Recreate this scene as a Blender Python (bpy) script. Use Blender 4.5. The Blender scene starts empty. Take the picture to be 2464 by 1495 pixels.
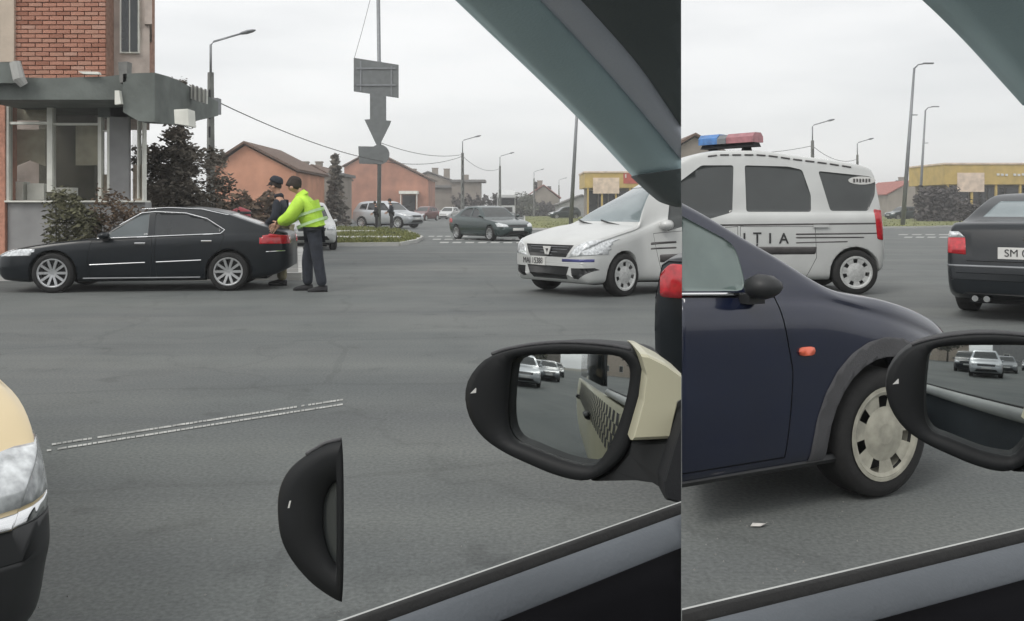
import bpy, bmesh, math, random
import numpy as np
from mathutils import Vector, Matrix
random.seed(7)
R = math.radians
scene = bpy.context.scene
col = scene.collection

# ------------------------------------------------------------------ camera
EYE, F, HZ, CU = 1.25, 2190.2, 505.0, 1232.0
cd = bpy.data.cameras.new('camera'); cam = bpy.data.objects.new('camera', cd); col.objects.link(cam)
cam.location = (0, 0, EYE); cam.rotation_euler = (R(90), 0, 0)
cd.lens = 32; cd.sensor_width = 36; cd.shift_y = -0.0984
cd.clip_start = 0.05; cd.clip_end = 5000
scene.camera = cam

# ------------------------------------------------------------------ sky, sun, exposure
SUN_AZ, SUN_EL = R(-140), R(48)          # azimuth from +Y, clockwise positive
sdir = Vector((math.sin(SUN_AZ)*math.cos(SUN_EL), math.cos(SUN_AZ)*math.cos(SUN_EL), math.sin(SUN_EL)))
world = bpy.data.worlds.new('World'); scene.world = world; world.use_nodes = True
nt = world.node_tree; nt.nodes.clear()
def N(t, **k):
    n = nt.nodes.new(t)
    for a, b in k.items(): setattr(n, a, b)
    return n
sky = N('ShaderNodeTexSky', sky_type='NISHITA', sun_disc=False, sun_elevation=SUN_EL, sun_rotation=SUN_AZ)
tc = N('ShaderNodeTexCoord'); mp = N('ShaderNodeMapping'); mp.inputs['Scale'].default_value = (1, 1, 5)
nz = N('ShaderNodeTexNoise'); nz.inputs['Scale'].default_value = 2.2; nz.inputs['Detail'].default_value = 5
cr_ = N('ShaderNodeValToRGB')
cr_.color_ramp.elements[0].position = .3; cr_.color_ramp.elements[0].color = (8.4, 8.5, 8.5, 1)
cr_.color_ramp.elements[1].position = .62; cr_.color_ramp.elements[1].color = (10.6, 10.6, 10.5, 1)
dot = N('ShaderNodeVectorMath', operation='DOT_PRODUCT'); dot.inputs[1].default_value = sdir
mr = N('ShaderNodeMapRange'); mr.inputs[1].default_value = -.65; mr.inputs[2].default_value = 1; mr.inputs[3].default_value = 0.93; mr.inputs[4].default_value = 1.5
mul = N('ShaderNodeMix', data_type='RGBA', blend_type='MULTIPLY'); mul.inputs[0].default_value = 1
mix = N('ShaderNodeMix', data_type='RGBA'); mix.inputs[0].default_value = .9
bg = N('ShaderNodeBackground'); bg.inputs[1].default_value = .1
out = N('ShaderNodeOutputWorld'); L = nt.links.new
L(tc.outputs['Generated'], mp.inputs[0]); L(mp.outputs[0], nz.inputs['Vector']); L(nz.outputs['Fac'], cr_.inputs[0])
L(tc.outputs['Generated'], dot.inputs[0]); L(dot.outputs['Value'], mr.inputs[0])
L(cr_.outputs[0], mul.inputs[6]); L(mr.outputs[0], mul.inputs[7])
L(sky.outputs[0], mix.inputs[6]); L(mul.outputs[2], mix.inputs[7]); L(mix.outputs[2], bg.inputs[0]); L(bg.outputs[0], out.inputs[0])
sl = bpy.data.lights.new('sun', 'SUN'); sl.energy = 1.25; sl.angle = R(18); sl.color = (1, .96, .9)
so = bpy.data.objects.new('sun', sl); col.objects.link(so)
so.rotation_euler = (-sdir).to_track_quat('-Z', 'Y').to_euler()
scene.view_settings.view_transform = 'Standard'; scene.view_settings.look = 'None'
scene.view_settings.exposure = 0; scene.view_settings.gamma = 1

# ------------------------------------------------------------------ materials
M = {}
def mat(name, rgb, rough=.6, metal=0, var=.12, scale=6, bump=0, coat=0, emit=None, spec=.5, rgb2=None, bscale=None, detail=6, alpha=1, trans=0):
    if name in M: return M[name]
    m = bpy.data.materials.new(name); m.use_nodes = True; M[name] = m
    t = m.node_tree; p = t.nodes['Principled BSDF']
    p.inputs['Roughness'].default_value = rough; p.inputs['Metallic'].default_value = metal
    p.inputs['Specular IOR Level'].default_value = spec
    p.inputs['Coat Weight'].default_value = coat; p.inputs['Coat Roughness'].default_value = .04
    p.inputs['Alpha'].default_value = alpha; p.inputs['Transmission Weight'].default_value = trans
    c = t.nodes.new('ShaderNodeTexCoord'); n = t.nodes.new('ShaderNodeTexNoise')
    n.inputs['Scale'].default_value = scale; n.inputs['Detail'].default_value = detail
    t.links.new(c.outputs['Object'], n.inputs['Vector'])
    r = t.nodes.new('ShaderNodeValToRGB')
    a = tuple(max(0, v*(1-var)) for v in rgb); b = tuple(v*(1+var) for v in rgb) if rgb2 is None else rgb2
    r.color_ramp.elements[0].position = .32; r.color_ramp.elements[0].color = (*a, 1)
    r.color_ramp.elements[1].position = .68; r.color_ramp.elements[1].color = (*b, 1)
    t.links.new(n.outputs['Fac'], r.inputs[0]); t.links.new(r.outputs[0], p.inputs['Base Color'])
    if bump:
        n2 = t.nodes.new('ShaderNodeTexNoise'); n2.inputs['Scale'].default_value = bscale or scale*6; n2.inputs['Detail'].default_value = 4
        t.links.new(c.outputs['Object'], n2.inputs['Vector'])
        bp = t.nodes.new('ShaderNodeBump'); bp.inputs['Strength'].default_value = bump; bp.inputs['Distance'].default_value = .02
        t.links.new(n2.outputs['Fac'], bp.inputs['Height']); t.links.new(bp.outputs[0], p.inputs['Normal'])
    if emit:
        p.inputs['Emission Color'].default_value = (*emit[0], 1); p.inputs['Emission Strength'].default_value = emit[1]
    return m
mat('paint_black', (.006, .009, .012), .3, 0, .15, 3, coat=.15, spec=.3)
mat('paint_navy', (.007, .011, .03), .2, .1, .15, 3, coat=.6, spec=.5)
mat('paint_white', (.5, .51, .5), .34, .1, .06, 2.5, coat=.3)
mat('paint_silver', (.42, .44, .46), .3, .6, .05, 3, coat=.4)
mat('paint_grey', (.16, .17, .18), .3, .5, .06, 3, coat=.4)
mat('paint_green', (.035, .055, .055), .25, .4, .1, 3, coat=.5)
mat('paint_red', (.12, .03, .028), .3, .3, .1, 3, coat=.5)
mat('paint_beige', (.62, .5, .3), .3, .1, .06, 3, coat=.4)
mat('paint_ivory', (.45, .43, .31), .4, .0, .06, 3, coat=.2)
mat('plastic_black', (.014, .015, .016), .5, 0, .15, 8)
mat('trim_dark', (.02, .021, .023), .75, 0, .15, 9, bump=.1, bscale=300, spec=.25)
mat('trim_grey', (.47, .6, .63), .85, 0, .08, 5, bump=.1, bscale=400, spec=.2)
mat('trim_bluegrey', (.58, .61, .68), .85, 0, .08, 5, bump=.1, bscale=400, spec=.2)
mat('sill_grey', (.09, .1, .112), .62, 0, .15, 5, bump=.1, bscale=300, spec=.3)
mat('header_dark', (.13, .15, .155), .85, 0, .1, 5, bump=.1, bscale=400, spec=.2)
mat('arch_grey', (.07, .07, .074), .7, 0, .15, 7, bump=.2, bscale=120, spec=.3)
mat('mirror_black', (.011, .012, .013), .55, 0, .15, 8, spec=.25)
mat('seal_light', (.42, .43, .42), .7, 0, .15, 9, spec=.3)
mat('card_black', (.005, .005, .006), .95, 0, .2, 9, spec=.05)
mat('glass_mid', (.085, .1, .105), .08, 0, .15, 2, spec=.6)
mat('rubber', (.012, .012, .012), .85, 0, .25, 12, bump=.2)
mat('alloy', (.5, .51, .52), .32, .8, .08, 8)
mat('hubcap', (.52, .53, .52), .42, .3, .15, 9)
mat('hubcap_cream', (.33, .32, .265), .6, .05, .2, 5)
mat('chrome', (.75, .76, .77), .12, 1, .04, 6)
mat('glass_dark', (.016, .019, .021), .06, 0, .15, 2, spec=.6)
mat('glass_tint', (.045, .05, .05), .1, 0, .12, 2, spec=.5)
mat('glass_sky_sheen', (.16, .2, .21), .08, 0, .1, 2, spec=1)  # pale base colour stands in for sky reflected on the glass
mat('glass_green_sheen', (.12, .16, .15), .1, 0, .25, 3, spec=.8)  # greenish base colour carries the reflections on these panes
mat('lamp_red', (.4, .012, .02), .15, 0, .25, 25, coat=.6)
mat('lamp_clear', (.55, .57, .58), .12, .3, .35, 30, coat=.8)
mat('lamp_amber', (.75, .14, .07), .25, 0, .1, 30, coat=.3)
mat('plate_white', (.6, .6, .58), .45, 0, .05, 20)
mat('ink', (.02, .02, .022), .55, 0, .1, 20)
mat('decal_dark', (.07, .065, .065), .45, 0, .15, 12)
mat('decal_blue', (.06, .065, .2), .4, 0, .1, 12)
mat('lamp_blue_bar', (.05, .17, .42), .2, 0, .3, 12, coat=.4)
mat('lamp_red_bar', (.33, .13, .145), .25, 0, .2, 12, coat=.4)
mat('concrete', (.19, .19, .18), .9, 0, .2, 3, bump=.4)
mat('concrete_light', (.42, .42, .4), .9, 0, .15, 2, bump=.4)
mat('concrete_dark', (.16, .165, .155), .9, 0, .25, 2, bump=.4)
mat('steel_grey', (.2, .21, .22), .5, .5, .12, 5)
mat('sign_back', (.13, .14, .142), .6, .2, .12, 3)
mat('brick_a', (.48, .235, .165), .9, 0, .2, 9, bump=.5)
mat('brick_b', (.42, .2, .14), .9, 0, .2, 9, bump=.5)
mat('brick_c', (.47, .25, .18), .9, 0, .2, 9, bump=.5)
mat('brick_d', (.34, .15, .10), .9, 0, .2, 9, bump=.5)
mat('brick_e', (.5, .29, .22), .9, 0, .2, 9, bump=.5)
mat('mortar', (.33, .2, .15), .95, 0, .2, 12, bump=.5)
mat('plaster_tan', (.5, .42, .34), .9, 0, .12, 2, bump=.3)
mat('plaster_pinkgrey', (.42, .36, .32), .9, 0, .25, 2.5, bump=.4)
mat('plaster_grey', (.27, .27, .27), .9, 0, .15, 2, bump=.3)
mat('plaster_orange', (.52, .26, .17), .9, 0, .18, .6, bump=.3)
mat('plaster_rust', (.36, .175, .12), .9, 0, .22, .6, bump=.3)
mat('plaster_dun', (.25, .22, .19), .9, 0, .18, .6, bump=.3)
mat('fascia_dark', (.13, .145, .135), .85, 0, .25, 2, bump=.3)
mat('frame_white', (.72, .72, .66), .6, 0, .1, 4)
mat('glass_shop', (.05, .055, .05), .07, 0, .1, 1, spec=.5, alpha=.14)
mat('curtain', (.5, .47, .36), .9, 0, .25, 3)
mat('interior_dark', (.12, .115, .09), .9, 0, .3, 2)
mat('roof_brown', (.13, .085, .065), .9, 0, .3, 4, bump=.5)
mat('roof_red', (.3, .1, .08), .9, 0, .3, 3, bump=.5)
mat('roof_grey', (.17, .165, .16), .9, 0, .2, 3, bump=.4)
mat('yellow_paint', (.46, .33, .10), .6, 0, .15, 1)
mat('banner_red', (.4, .07, .05), .6, 0, .15, 2)
mat('banner_white', (.62, .5, .4), .6, 0, .2, 1.5)
mat('bark', (.06, .05, .04), .95, 0, .3, 12, bump=.6)
mat('leaf_conifer', (.12, .11, .09), .9, 0, .5, 1.2, rgb2=(.25, .225, .19), spec=.1)
mat('leaf_olive', (.075, .07, .042), .8, 0, .4, 3, rgb2=(.16, .16, .09))
mat('leaf_dry', (.09, .06, .04), .9, 0, .4, 3, rgb2=(.17, .12, .08))
mat('leaf_grey', (.09, .1, .075), .9, 0, .3, .5, rgb2=(.15, .16, .12))
mat('leaf_dark', (.07, .062, .06), .9, 0, .4, 1)
mat('grass', (.115, .135, .04), .95, 0, .25, .25, rgb2=(.19, .195, .06), bump=.6, bscale=9)
mat('blade', (.1, .13, .035), .9, 0, .3, 3, rgb2=(.19, .19, .06))
mat('earth', (.16, .15, .11), .95, 0, .3, .02, bump=.5, bscale=2)
mat('paint_line', (.34, .345, .33), .85, 0, .4, 14)
mat('hivis', (.45, .72, .06), .7, 0, .15, 7, bump=.5, bscale=22)
mat('hivis_pale', (.42, .6, .3), .7, 0, .2, 7)
mat('cloth_navy', (.022, .026, .036), .9, 0, .3, 12, bump=.5, bscale=22)
mat('cloth_black', (.018, .018, .02), .9, 0, .3, 12, bump=.5, bscale=22)
mat('cloth_khaki', (.2, .18, .11), .9, 0, .2, 12, bump=.4, bscale=22)
mat('skin', (.45, .26, .18), .6, 0, .1, 12)
mat('hair', (.025, .018, .014), .8, 0, .3, 30)
mat('white_cloth', (.6, .6, .6), .8, 0, .1, 12)
mat('wire', (.05, .05, .05), .7, 0, .1, 5)
mat('grit', (.2, .2, .19), .9, 0, .3, 40)
mat('litter', (.6, .58, .55), .8, 0, .2, 60)
mat('bin_red', (.35, .03, .045), .5, 0, .15, 6)

def asphalt():
    m = bpy.data.materials.new('asphalt'); m.use_nodes = True; M['asphalt'] = m
    t = m.node_tree; p = t.nodes['Principled BSDF']; p.inputs['Roughness'].default_value = .82; p.inputs['Specular IOR Level'].default_value = .35
    c = t.nodes.new('ShaderNodeTexCoord')
    def noise(s, d=5, sc=None):
        n = t.nodes.new('ShaderNodeTexNoise'); n.inputs['Scale'].default_value = s; n.inputs['Detail'].default_value = d
        if sc:
            q = t.nodes.new('ShaderNodeMapping'); q.inputs['Scale'].default_value = sc; q.inputs['Rotation'].default_value = (0, 0, R(-12))
            t.links.new(c.outputs['Object'], q.inputs[0]); t.links.new(q.outputs[0], n.inputs['Vector'])
        else: t.links.new(c.outputs['Object'], n.inputs['Vector'])
        return n.outputs['Fac']
    def ramp(v, p0, c0, p1, c1):
        r = t.nodes.new('ShaderNodeValToRGB'); e = r.color_ramp.elements
        e[0].position = p0; e[0].color = (*c0, 1); e[1].position = p1; e[1].color = (*c1, 1)
        t.links.new(v, r.inputs[0]); return r.outputs[0]
    def mulc(a, b, f=1):
        x = t.nodes.new('ShaderNodeMix'); x.data_type = 'RGBA'; x.blend_type = 'MULTIPLY'; x.inputs[0].default_value = f
        t.links.new(a, x.inputs[6]); t.links.new(b, x.inputs[7]); return x.outputs[2]
    base = ramp(noise(.35, 6), .3, (.1, .111, .111), .7, (.133, .14, .137))
    streak = ramp(noise(.5, 5, (.25, 2.4, 1)), .3, (.82, .82, .84), .7, (1.14, 1.13, 1.1))
    fine = ramp(noise(55, 4), .3, (.76, .76, .76), .7, (1.24, 1.24, 1.22))
    speck = ramp(noise(130, 2), .70, (1, 1, 1), .78, (1.9, 1.9, 1.8))
    dark = ramp(noise(1.3, 7), .38, (.75, .75, .75), .5, (1, 1, 1))
    k = mulc(mulc(mulc(mulc(base, streak), fine), speck), dark, .3)
    # drips of oil and rubber along the lanes, tar-sealed joints
    drip = ramp(noise(2.6, 3), .29, (.62, .62, .62), .36, (1, 1, 1)); k = mulc(k, drip, .4)
    br = t.nodes.new('ShaderNodeTexBrick'); br.inputs['Scale'].default_value = .11; br.inputs['Mortar Size'].default_value = .0035; br.inputs['Color1'].default_value = (1, 1, 1, 1); br.inputs['Color2'].default_value = (.93, .93, .94, 1); br.inputs['Mortar'].default_value = (.5, .5, .5, 1)
    qm = t.nodes.new('ShaderNodeMapping'); qm.inputs['Rotation'].default_value = (0, 0, R(-9)); qv = t.nodes.new('ShaderNodeVectorMath'); qv.operation = 'MULTIPLY_ADD'; qn = t.nodes.new('ShaderNodeTexNoise'); qn.inputs['Scale'].default_value = .9
    t.links.new(c.outputs['Object'], qn.inputs['Vector']); t.links.new(qn.outputs['Color'], qv.inputs[0]); qv.inputs[1].default_value = (.5, .5, 0); t.links.new(c.outputs['Object'], qv.inputs[2]); t.links.new(qv.outputs[0], qm.inputs[0]); t.links.new(qm.outputs[0], br.inputs['Vector'])
    k = mulc(k, br.outputs['Color'], .22)
    # thin cracks
    v = t.nodes.new('ShaderNodeTexVoronoi'); v.feature = 'DISTANCE_TO_EDGE'; v.inputs['Scale'].default_value = .17
    wv = t.nodes.new('ShaderNodeVectorMath'); wv.operation = 'ADD'
    nn = t.nodes.new('ShaderNodeTexNoise'); nn.inputs['Scale'].default_value = 1.6; t.links.new(c.outputs['Object'], nn.inputs['Vector'])
    t.links.new(c.outputs['Object'], wv.inputs[0]); t.links.new(nn.outputs['Color'], wv.inputs[1]); t.links.new(wv.outputs[0], v.inputs['Vector'])
    ck = ramp(v.outputs['Distance'], .002, (.6, .6, .6), .006, (1, 1, 1))
    k = mulc(k, ck, .3)
    t.links.new(k, p.inputs['Base Color'])
    bp = t.nodes.new('ShaderNodeBump'); bp.inputs['Strength'].default_value = .35; bp.inputs['Distance'].default_value = .006
    t.links.new(noise(170, 3), bp.inputs['Height']); t.links.new(bp.outputs[0], p.inputs['Normal'])
asphalt()
mm = bpy.data.materials.new('mirror_glass'); mm.use_nodes = True; M['mirror_glass'] = mm
pp = mm.node_tree.nodes['Principled BSDF']; pp.inputs['Metallic'].default_value = 1; pp.inputs['Roughness'].default_value = .02
pp.inputs['Base Color'].default_value = (.5, .53, .53, 1)

# ------------------------------------------------------------------ helpers
def P(u, v, Y): return Vector(((u-CU)/F*Y, Y, EYE-(v-HZ)/F*Y))      # a point of the photograph at depth Y
def G(u, v):
    Y = EYE*F/(v-HZ); return Vector(((u-CU)/F*Y, Y, 0))
def tag(o, label=None, cat=None, group=None, kind=None):
    if label: o['label'] = label
    if cat: o['category'] = cat
    if group: o['group'] = group
    if kind: o['kind'] = kind
    return o
def empty(name, loc=(0, 0, 0), rz=0):
    o = bpy.data.objects.new(name, None); col.objects.link(o); o.location = loc; o.rotation_euler = (0, 0, rz); o.empty_display_size = .2; return o
def link(name, me, m, parent=None, smooth=False):
    if m and not me.materials: me.materials.append(M[m] if isinstance(m, str) else m)
    o = bpy.data.objects.new(name, me); col.objects.link(o)
    if parent: o.parent = parent
    if smooth: me.polygons.foreach_set('use_smooth', [True]*len(me.polygons))
    return o
class MB:
    def __init__(s): s.v = []; s.f = []
    def add(s, vs, fs):
        o = len(s.v); s.v += [tuple(q) for q in vs]; s.f += [tuple(i+o for i in g) for g in fs]; return s
    def box(s, a, b):
        x0, y0, z0 = [min(p, q) for p, q in zip(a, b)]; x1, y1, z1 = [max(p, q) for p, q in zip(a, b)]
        return s.add([(x0,y0,z0),(x1,y0,z0),(x1,y1,z0),(x0,y1,z0),(x0,y0,z1),(x1,y0,z1),(x1,y1,z1),(x0,y1,z1)],
                     [(0,3,2,1),(4,5,6,7),(0,1,5,4),(1,2,6,5),(2,3,7,6),(3,0,4,7)])
    def prism(s, pts, d):
        """polygon pts extruded by vector d"""
        n = len(pts); d = Vector(d); pts = [Vector(q) for q in pts]
        fs = [tuple(range(n-1, -1, -1)), tuple(range(n, 2*n))] + [(i, (i+1) % n, n+(i+1) % n, n+i) for i in range(n)]
        return s.add(pts+[q+d for q in pts], fs)
    def tube(s, pts, r, k=8, cap=True):
        pts = [Vector(q) for q in pts]; rs = r if isinstance(r, (list, tuple)) else [r]*len(pts); o = len(s.v)
        for i, q in enumerate(pts):
            t = (pts[min(i+1, len(pts)-1)]-pts[max(i-1, 0)]).normalized()
            a = t.cross(Vector((0, 0, 1)) if abs(t.z) < .9 else Vector((1, 0, 0))).normalized(); b = t.cross(a)
            s.v += [tuple(q+(a*math.cos(j*2*math.pi/k)+b*math.sin(j*2*math.pi/k))*rs[i]) for j in range(k)]
        for i in range(len(pts)-1):
            s.f += [(o+i*k+j, o+i*k+(j+1) % k, o+(i+1)*k+(j+1) % k, o+(i+1)*k+j) for j in range(k)]
        if cap: s.f += [tuple(o+j for j in range(k)), tuple(o+(len(pts)-1)*k+j for j in range(k-1, -1, -1))]
        return s
    def lathe(s, prof, k=32, axis='y', c=(0, 0, 0), closed=False):
        o = len(s.v); n = len(prof)
        for j in range(k):
            a = 2*math.pi*j/k
            for r_, h in prof:
                if axis == 'y': s.v.append((c[0]+r_*math.cos(a), c[1]+h, c[2]+r_*math.sin(a)))
                else: s.v.append((c[0]+r_*math.cos(a), c[1]+r_*math.sin(a), c[2]+h))
        for j in range(k):
            for i in range(n-(0 if closed else 1)):
                s.f.append((o+j*n+i, o+j*n+(i+1) % n, o+((j+1) % k)*n+(i+1) % n, o+((j+1) % k)*n+i))
        return s
    def mesh(s, name):
        me = bpy.data.meshes.new(name); me.from_pydata(s.v, [], s.f); me.update()
        bm = bmesh.new(); bm.from_mesh(me); bmesh.ops.recalc_face_normals(bm, faces=bm.faces); bm.to_mesh(me); bm.free(); return me
    def build(s, name, m, parent=None, smooth=False, bevel=0):
        me = s.mesh(name)
        if bevel:
            bm = bmesh.new(); bm.from_mesh(me)
            bmesh.ops.bevel(bm, geom=list(bm.edges), offset=bevel, segments=2, affect='EDGES', clamp_overlap=True, profile=.5); bm.to_mesh(me); bm.free()
        return link(name, me, m, parent, smooth)
def box(name, a, b, m, parent=None, bevel=0): return MB().box(a, b).build(name, m, parent, bevel=bevel)
def rel(parent, *objs):
    """parts given in world coordinates: keep them in place under their root"""
    inv = (Matrix.Translation(parent.location) @ parent.rotation_euler.to_matrix().to_4x4()).inverted()
    for o in objs:
        if o.matrix_local.is_identity if hasattr(o.matrix_local, 'is_identity') else True: o.data.transform(inv)
        o.parent = parent
def wroot(name, loc, parts_fn):
    """an Empty at loc; parts_fn(add) builds parts in world coordinates"""
    r = empty(name, loc)
    def add(nm, mb, m, smooth=False, bevel=0, parent=None):
        o = mb.build(nm, m, None, smooth, bevel); o.data.transform(Matrix.Translation(-Vector(loc))); o.parent = parent or r; return o
    parts_fn(add); return r
def copy_tree(o, parent=None):
    c = o.copy(); col.objects.link(c); c.parent = parent
    for ch in list(o.children): copy_tree(ch, c)
    return c
def pchip(pts):
    xs = np.array([p[0] for p in pts], float); ys = np.array([p[1] for p in pts], float)
    h = np.diff(xs); d = np.diff(ys)/h; m = np.zeros_like(xs); m[0] = d[0]; m[-1] = d[-1]
    for i in range(1, len(xs)-1):
        if d[i-1]*d[i] > 0:
            w1 = 2*h[i]+h[i-1]; w2 = h[i]+2*h[i-1]; m[i] = (w1+w2)/(w1/d[i-1]+w2/d[i])
    def f(x):
        x = min(max(x, xs[0]), xs[-1]); i = int(min(np.searchsorted(xs, x, 'right')-1, len(xs)-2)); i = max(i, 0)
        t = (x-xs[i])/h[i]
        return float((1+2*t)*(1-t)**2*ys[i]+t*(1-t)**2*h[i]*m[i]+t*t*(3-2*t)*ys[i+1]+t*t*(t-1)*h[i]*m[i+1])
    return f
def round_poly(pts, r, k=3):
    """convex polygon with its corners rounded"""
    out = []; n = len(pts)
    for i in range(n):
        p, a, b = Vector(pts[i]), Vector(pts[i-1]), Vector(pts[(i+1) % n])
        da = min(r, (a-p).length*.45); db = min(r, (b-p).length*.45)
        q0 = p+(a-p).normalized()*da; q1 = p+(b-p).normalized()*db
        for j in range(k+1):
            t = j/k; out.append(tuple(q0*(1-t)**2+p*2*t*(1-t)+q1*t*t))
    return out
def shrink(poly, d):
    c = Vector((sum(p[0] for p in poly)/len(poly), sum(p[1] for p in poly)/len(poly))); n = len(poly); out = []
    for i in range(n):
        p, a, b = Vector(poly[i]), Vector(poly[i-1]), Vector(poly[(i+1) % n])
        e1 = (p-a); e2 = (b-p)
        n1 = Vector((-e1.y, e1.x)).normalized(); n2 = Vector((-e2.y, e2.x)).normalized()
        if n1.dot(c-p) < 0: n1 = -n1
        if n2.dot(c-p) < 0: n2 = -n2
        bis = (n1+n2); bis = bis/max(.3, bis.length_squared/2) if bis.length else n1
        out.append(tuple(p+bis*d))
    return out
def text_mesh(s, size, depth=.004, bold=0):
    c = bpy.data.curves.new('t', 'FONT'); c.body = s; c.size = size; c.extrude = depth; c.align_x = 'CENTER'; c.align_y = 'CENTER'; c.offset = size*bold
    o = bpy.data.objects.new('t', c); col.objects.link(o)
    dg = bpy.context.evaluated_depsgraph_get(); me = bpy.data.meshes.new_from_object(o.evaluated_get(dg))
    bpy.data.objects.remove(o); bpy.data.curves.remove(c)
    me.materials.clear(); return me

# ------------------------------------------------------------------ vehicles: lofted body, real cuts for panes, lamps, doors, arches
def cut(bm, poly, ax, filt):
    """split the faces along the edges of a convex polygon (projected along the remaining axis); return the faces inside"""
    a, b = ax; k = 3-a-b
    c0 = min(p[0] for p in poly)-.01; c1 = max(p[0] for p in poly)+.01; d0 = min(p[1] for p in poly)-.01; d1 = max(p[1] for p in poly)+.01
    cand = []
    for f in bm.faces:
        A = [v.co[a] for v in f.verts]; B = [v.co[b] for v in f.verts]
        if max(A) > c0 and min(A) < c1 and max(B) > d0 and min(B) < d1 and filt(f): cand.append(f)
    n = len(poly); cx = sum(p[0] for p in poly)/n; cy = sum(p[1] for p in poly)/n
    norms = []
    for i in range(n):
        p, q = poly[i], poly[(i+1) % n]; e = (q[0]-p[0], q[1]-p[1]); l = math.hypot(*e)
        if l < 1e-5: continue
        no = [0, 0, 0]; no[a] = -e[1]/l; no[b] = e[0]/l; co = [0, 0, 0]; co[a] = p[0]; co[b] = p[1]
        no = Vector(no); co = Vector(co); cc = [0, 0, 0]; cc[a] = cx; cc[b] = cy
        if (Vector(cc)-co).dot(no) < 0: no = -no
        norms.append((co, no))
    for co, no in norms:
        # only faces not wholly outside the earlier edges need the cut
        g = set(cand)
        for f in cand: g.update(f.edges); g.update(f.verts)
        r = bmesh.ops.bisect_plane(bm, geom=list(g), plane_co=co, plane_no=no, dist=1e-6)
        fs = {x for x in r['geom'] if isinstance(x, bmesh.types.BMFace)} | {f for f in cand if f.is_valid}
        cand = [f for f in fs if (f.calc_center_median()-co).dot(no) > -1e-6]
    return cand
def wheel_meshes(style):
    key = 'wheel_'+style
    if key in M: return M[key]
    t = MB().lathe([(.62, -.36), (.86, -.4), (.97, -.34), (1, -.2), (1, .2), (.97, .34), (.86, .4), (.62, .36)], 40, 'y', closed=True)
    tm = t.mesh('tyre'); tm.materials.append(M['rubber']); tm.polygons.foreach_set('use_smooth', [True]*len(tm.polygons))
    r = MB()
    r.lathe([(.70, -.37), (.73, -.4), (.68, -.4), (.64, -.36), (.6, -.2), (.58, .2)], 40, 'y')          # rim lip and barrel (outer face at -y)
    if style == 'alloy':
        r.lathe([(0, -.33), (.13, -.33), (.15, -.29), (.15, -.2)], 20, 'y')
        for i in range(10):
            a0 = 2*math.pi*i/10; w0, w1 = .06, .105
            c, s_ = math.cos(a0), math.sin(a0)
            q = lambda rr, ww, y: (rr*c-ww*s_, y, rr*s_+ww*c)
            r.add([q(.1, -w0, -.33), q(.1, w0, -.33), q(.68, w1*.62, -.39), q(.68, -w1*.62, -.39), q(.1, -w0, -.22), q(.1, w0, -.22), q(.68, w1*.62, -.27), q(.68, -w1*.62, -.27)],
                  [(0,1,2,3),(7,6,5,4),(0,4,5,1),(1,5,6,2),(2,6,7,3),(3,7,4,0)])
        rm = r.mesh('rim'); rm.materials.append(M['alloy'])
    else:
        # pressed wheel cover with holes round it
        k = 40
        nh = 7
        r.lathe([(0, -.40), (.16, -.40), (.3, -.37), (.42, -.35)], k, 'y')
        for i in range(nh):
            a0 = 2*math.pi*i/nh; a1 = 2*math.pi*(i+.62)/nh
            for j in range(4):
                b0 = a0+(a1-a0)*j/4; b1 = a0+(a1-a0)*(j+1)/4
                r.add([(.42*math.cos(b0), -.35, .42*math.sin(b0)), (.6*math.cos(b0), -.37, .6*math.sin(b0)), (.6*math.cos(b1), -.37, .6*math.sin(b1)), (.42*math.cos(b1), -.35, .42*math.sin(b1))], [(0, 1, 2, 3)])
        r.lathe([(.6, -.37), (.66, -.4), (.7, -.38)], k, 'y')
        rm = r.mesh('rim'); rm.materials.append(M['hubcap_cream' if style == 'cream' else 'hubcap'])
    d = MB().lathe([(0, -.1), (.6, -.1)], 24, 'y').mesh('brake'); d.materials.append(M['plastic_black'])
    M[key] = (tm, rm, d); return M[key]

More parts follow.
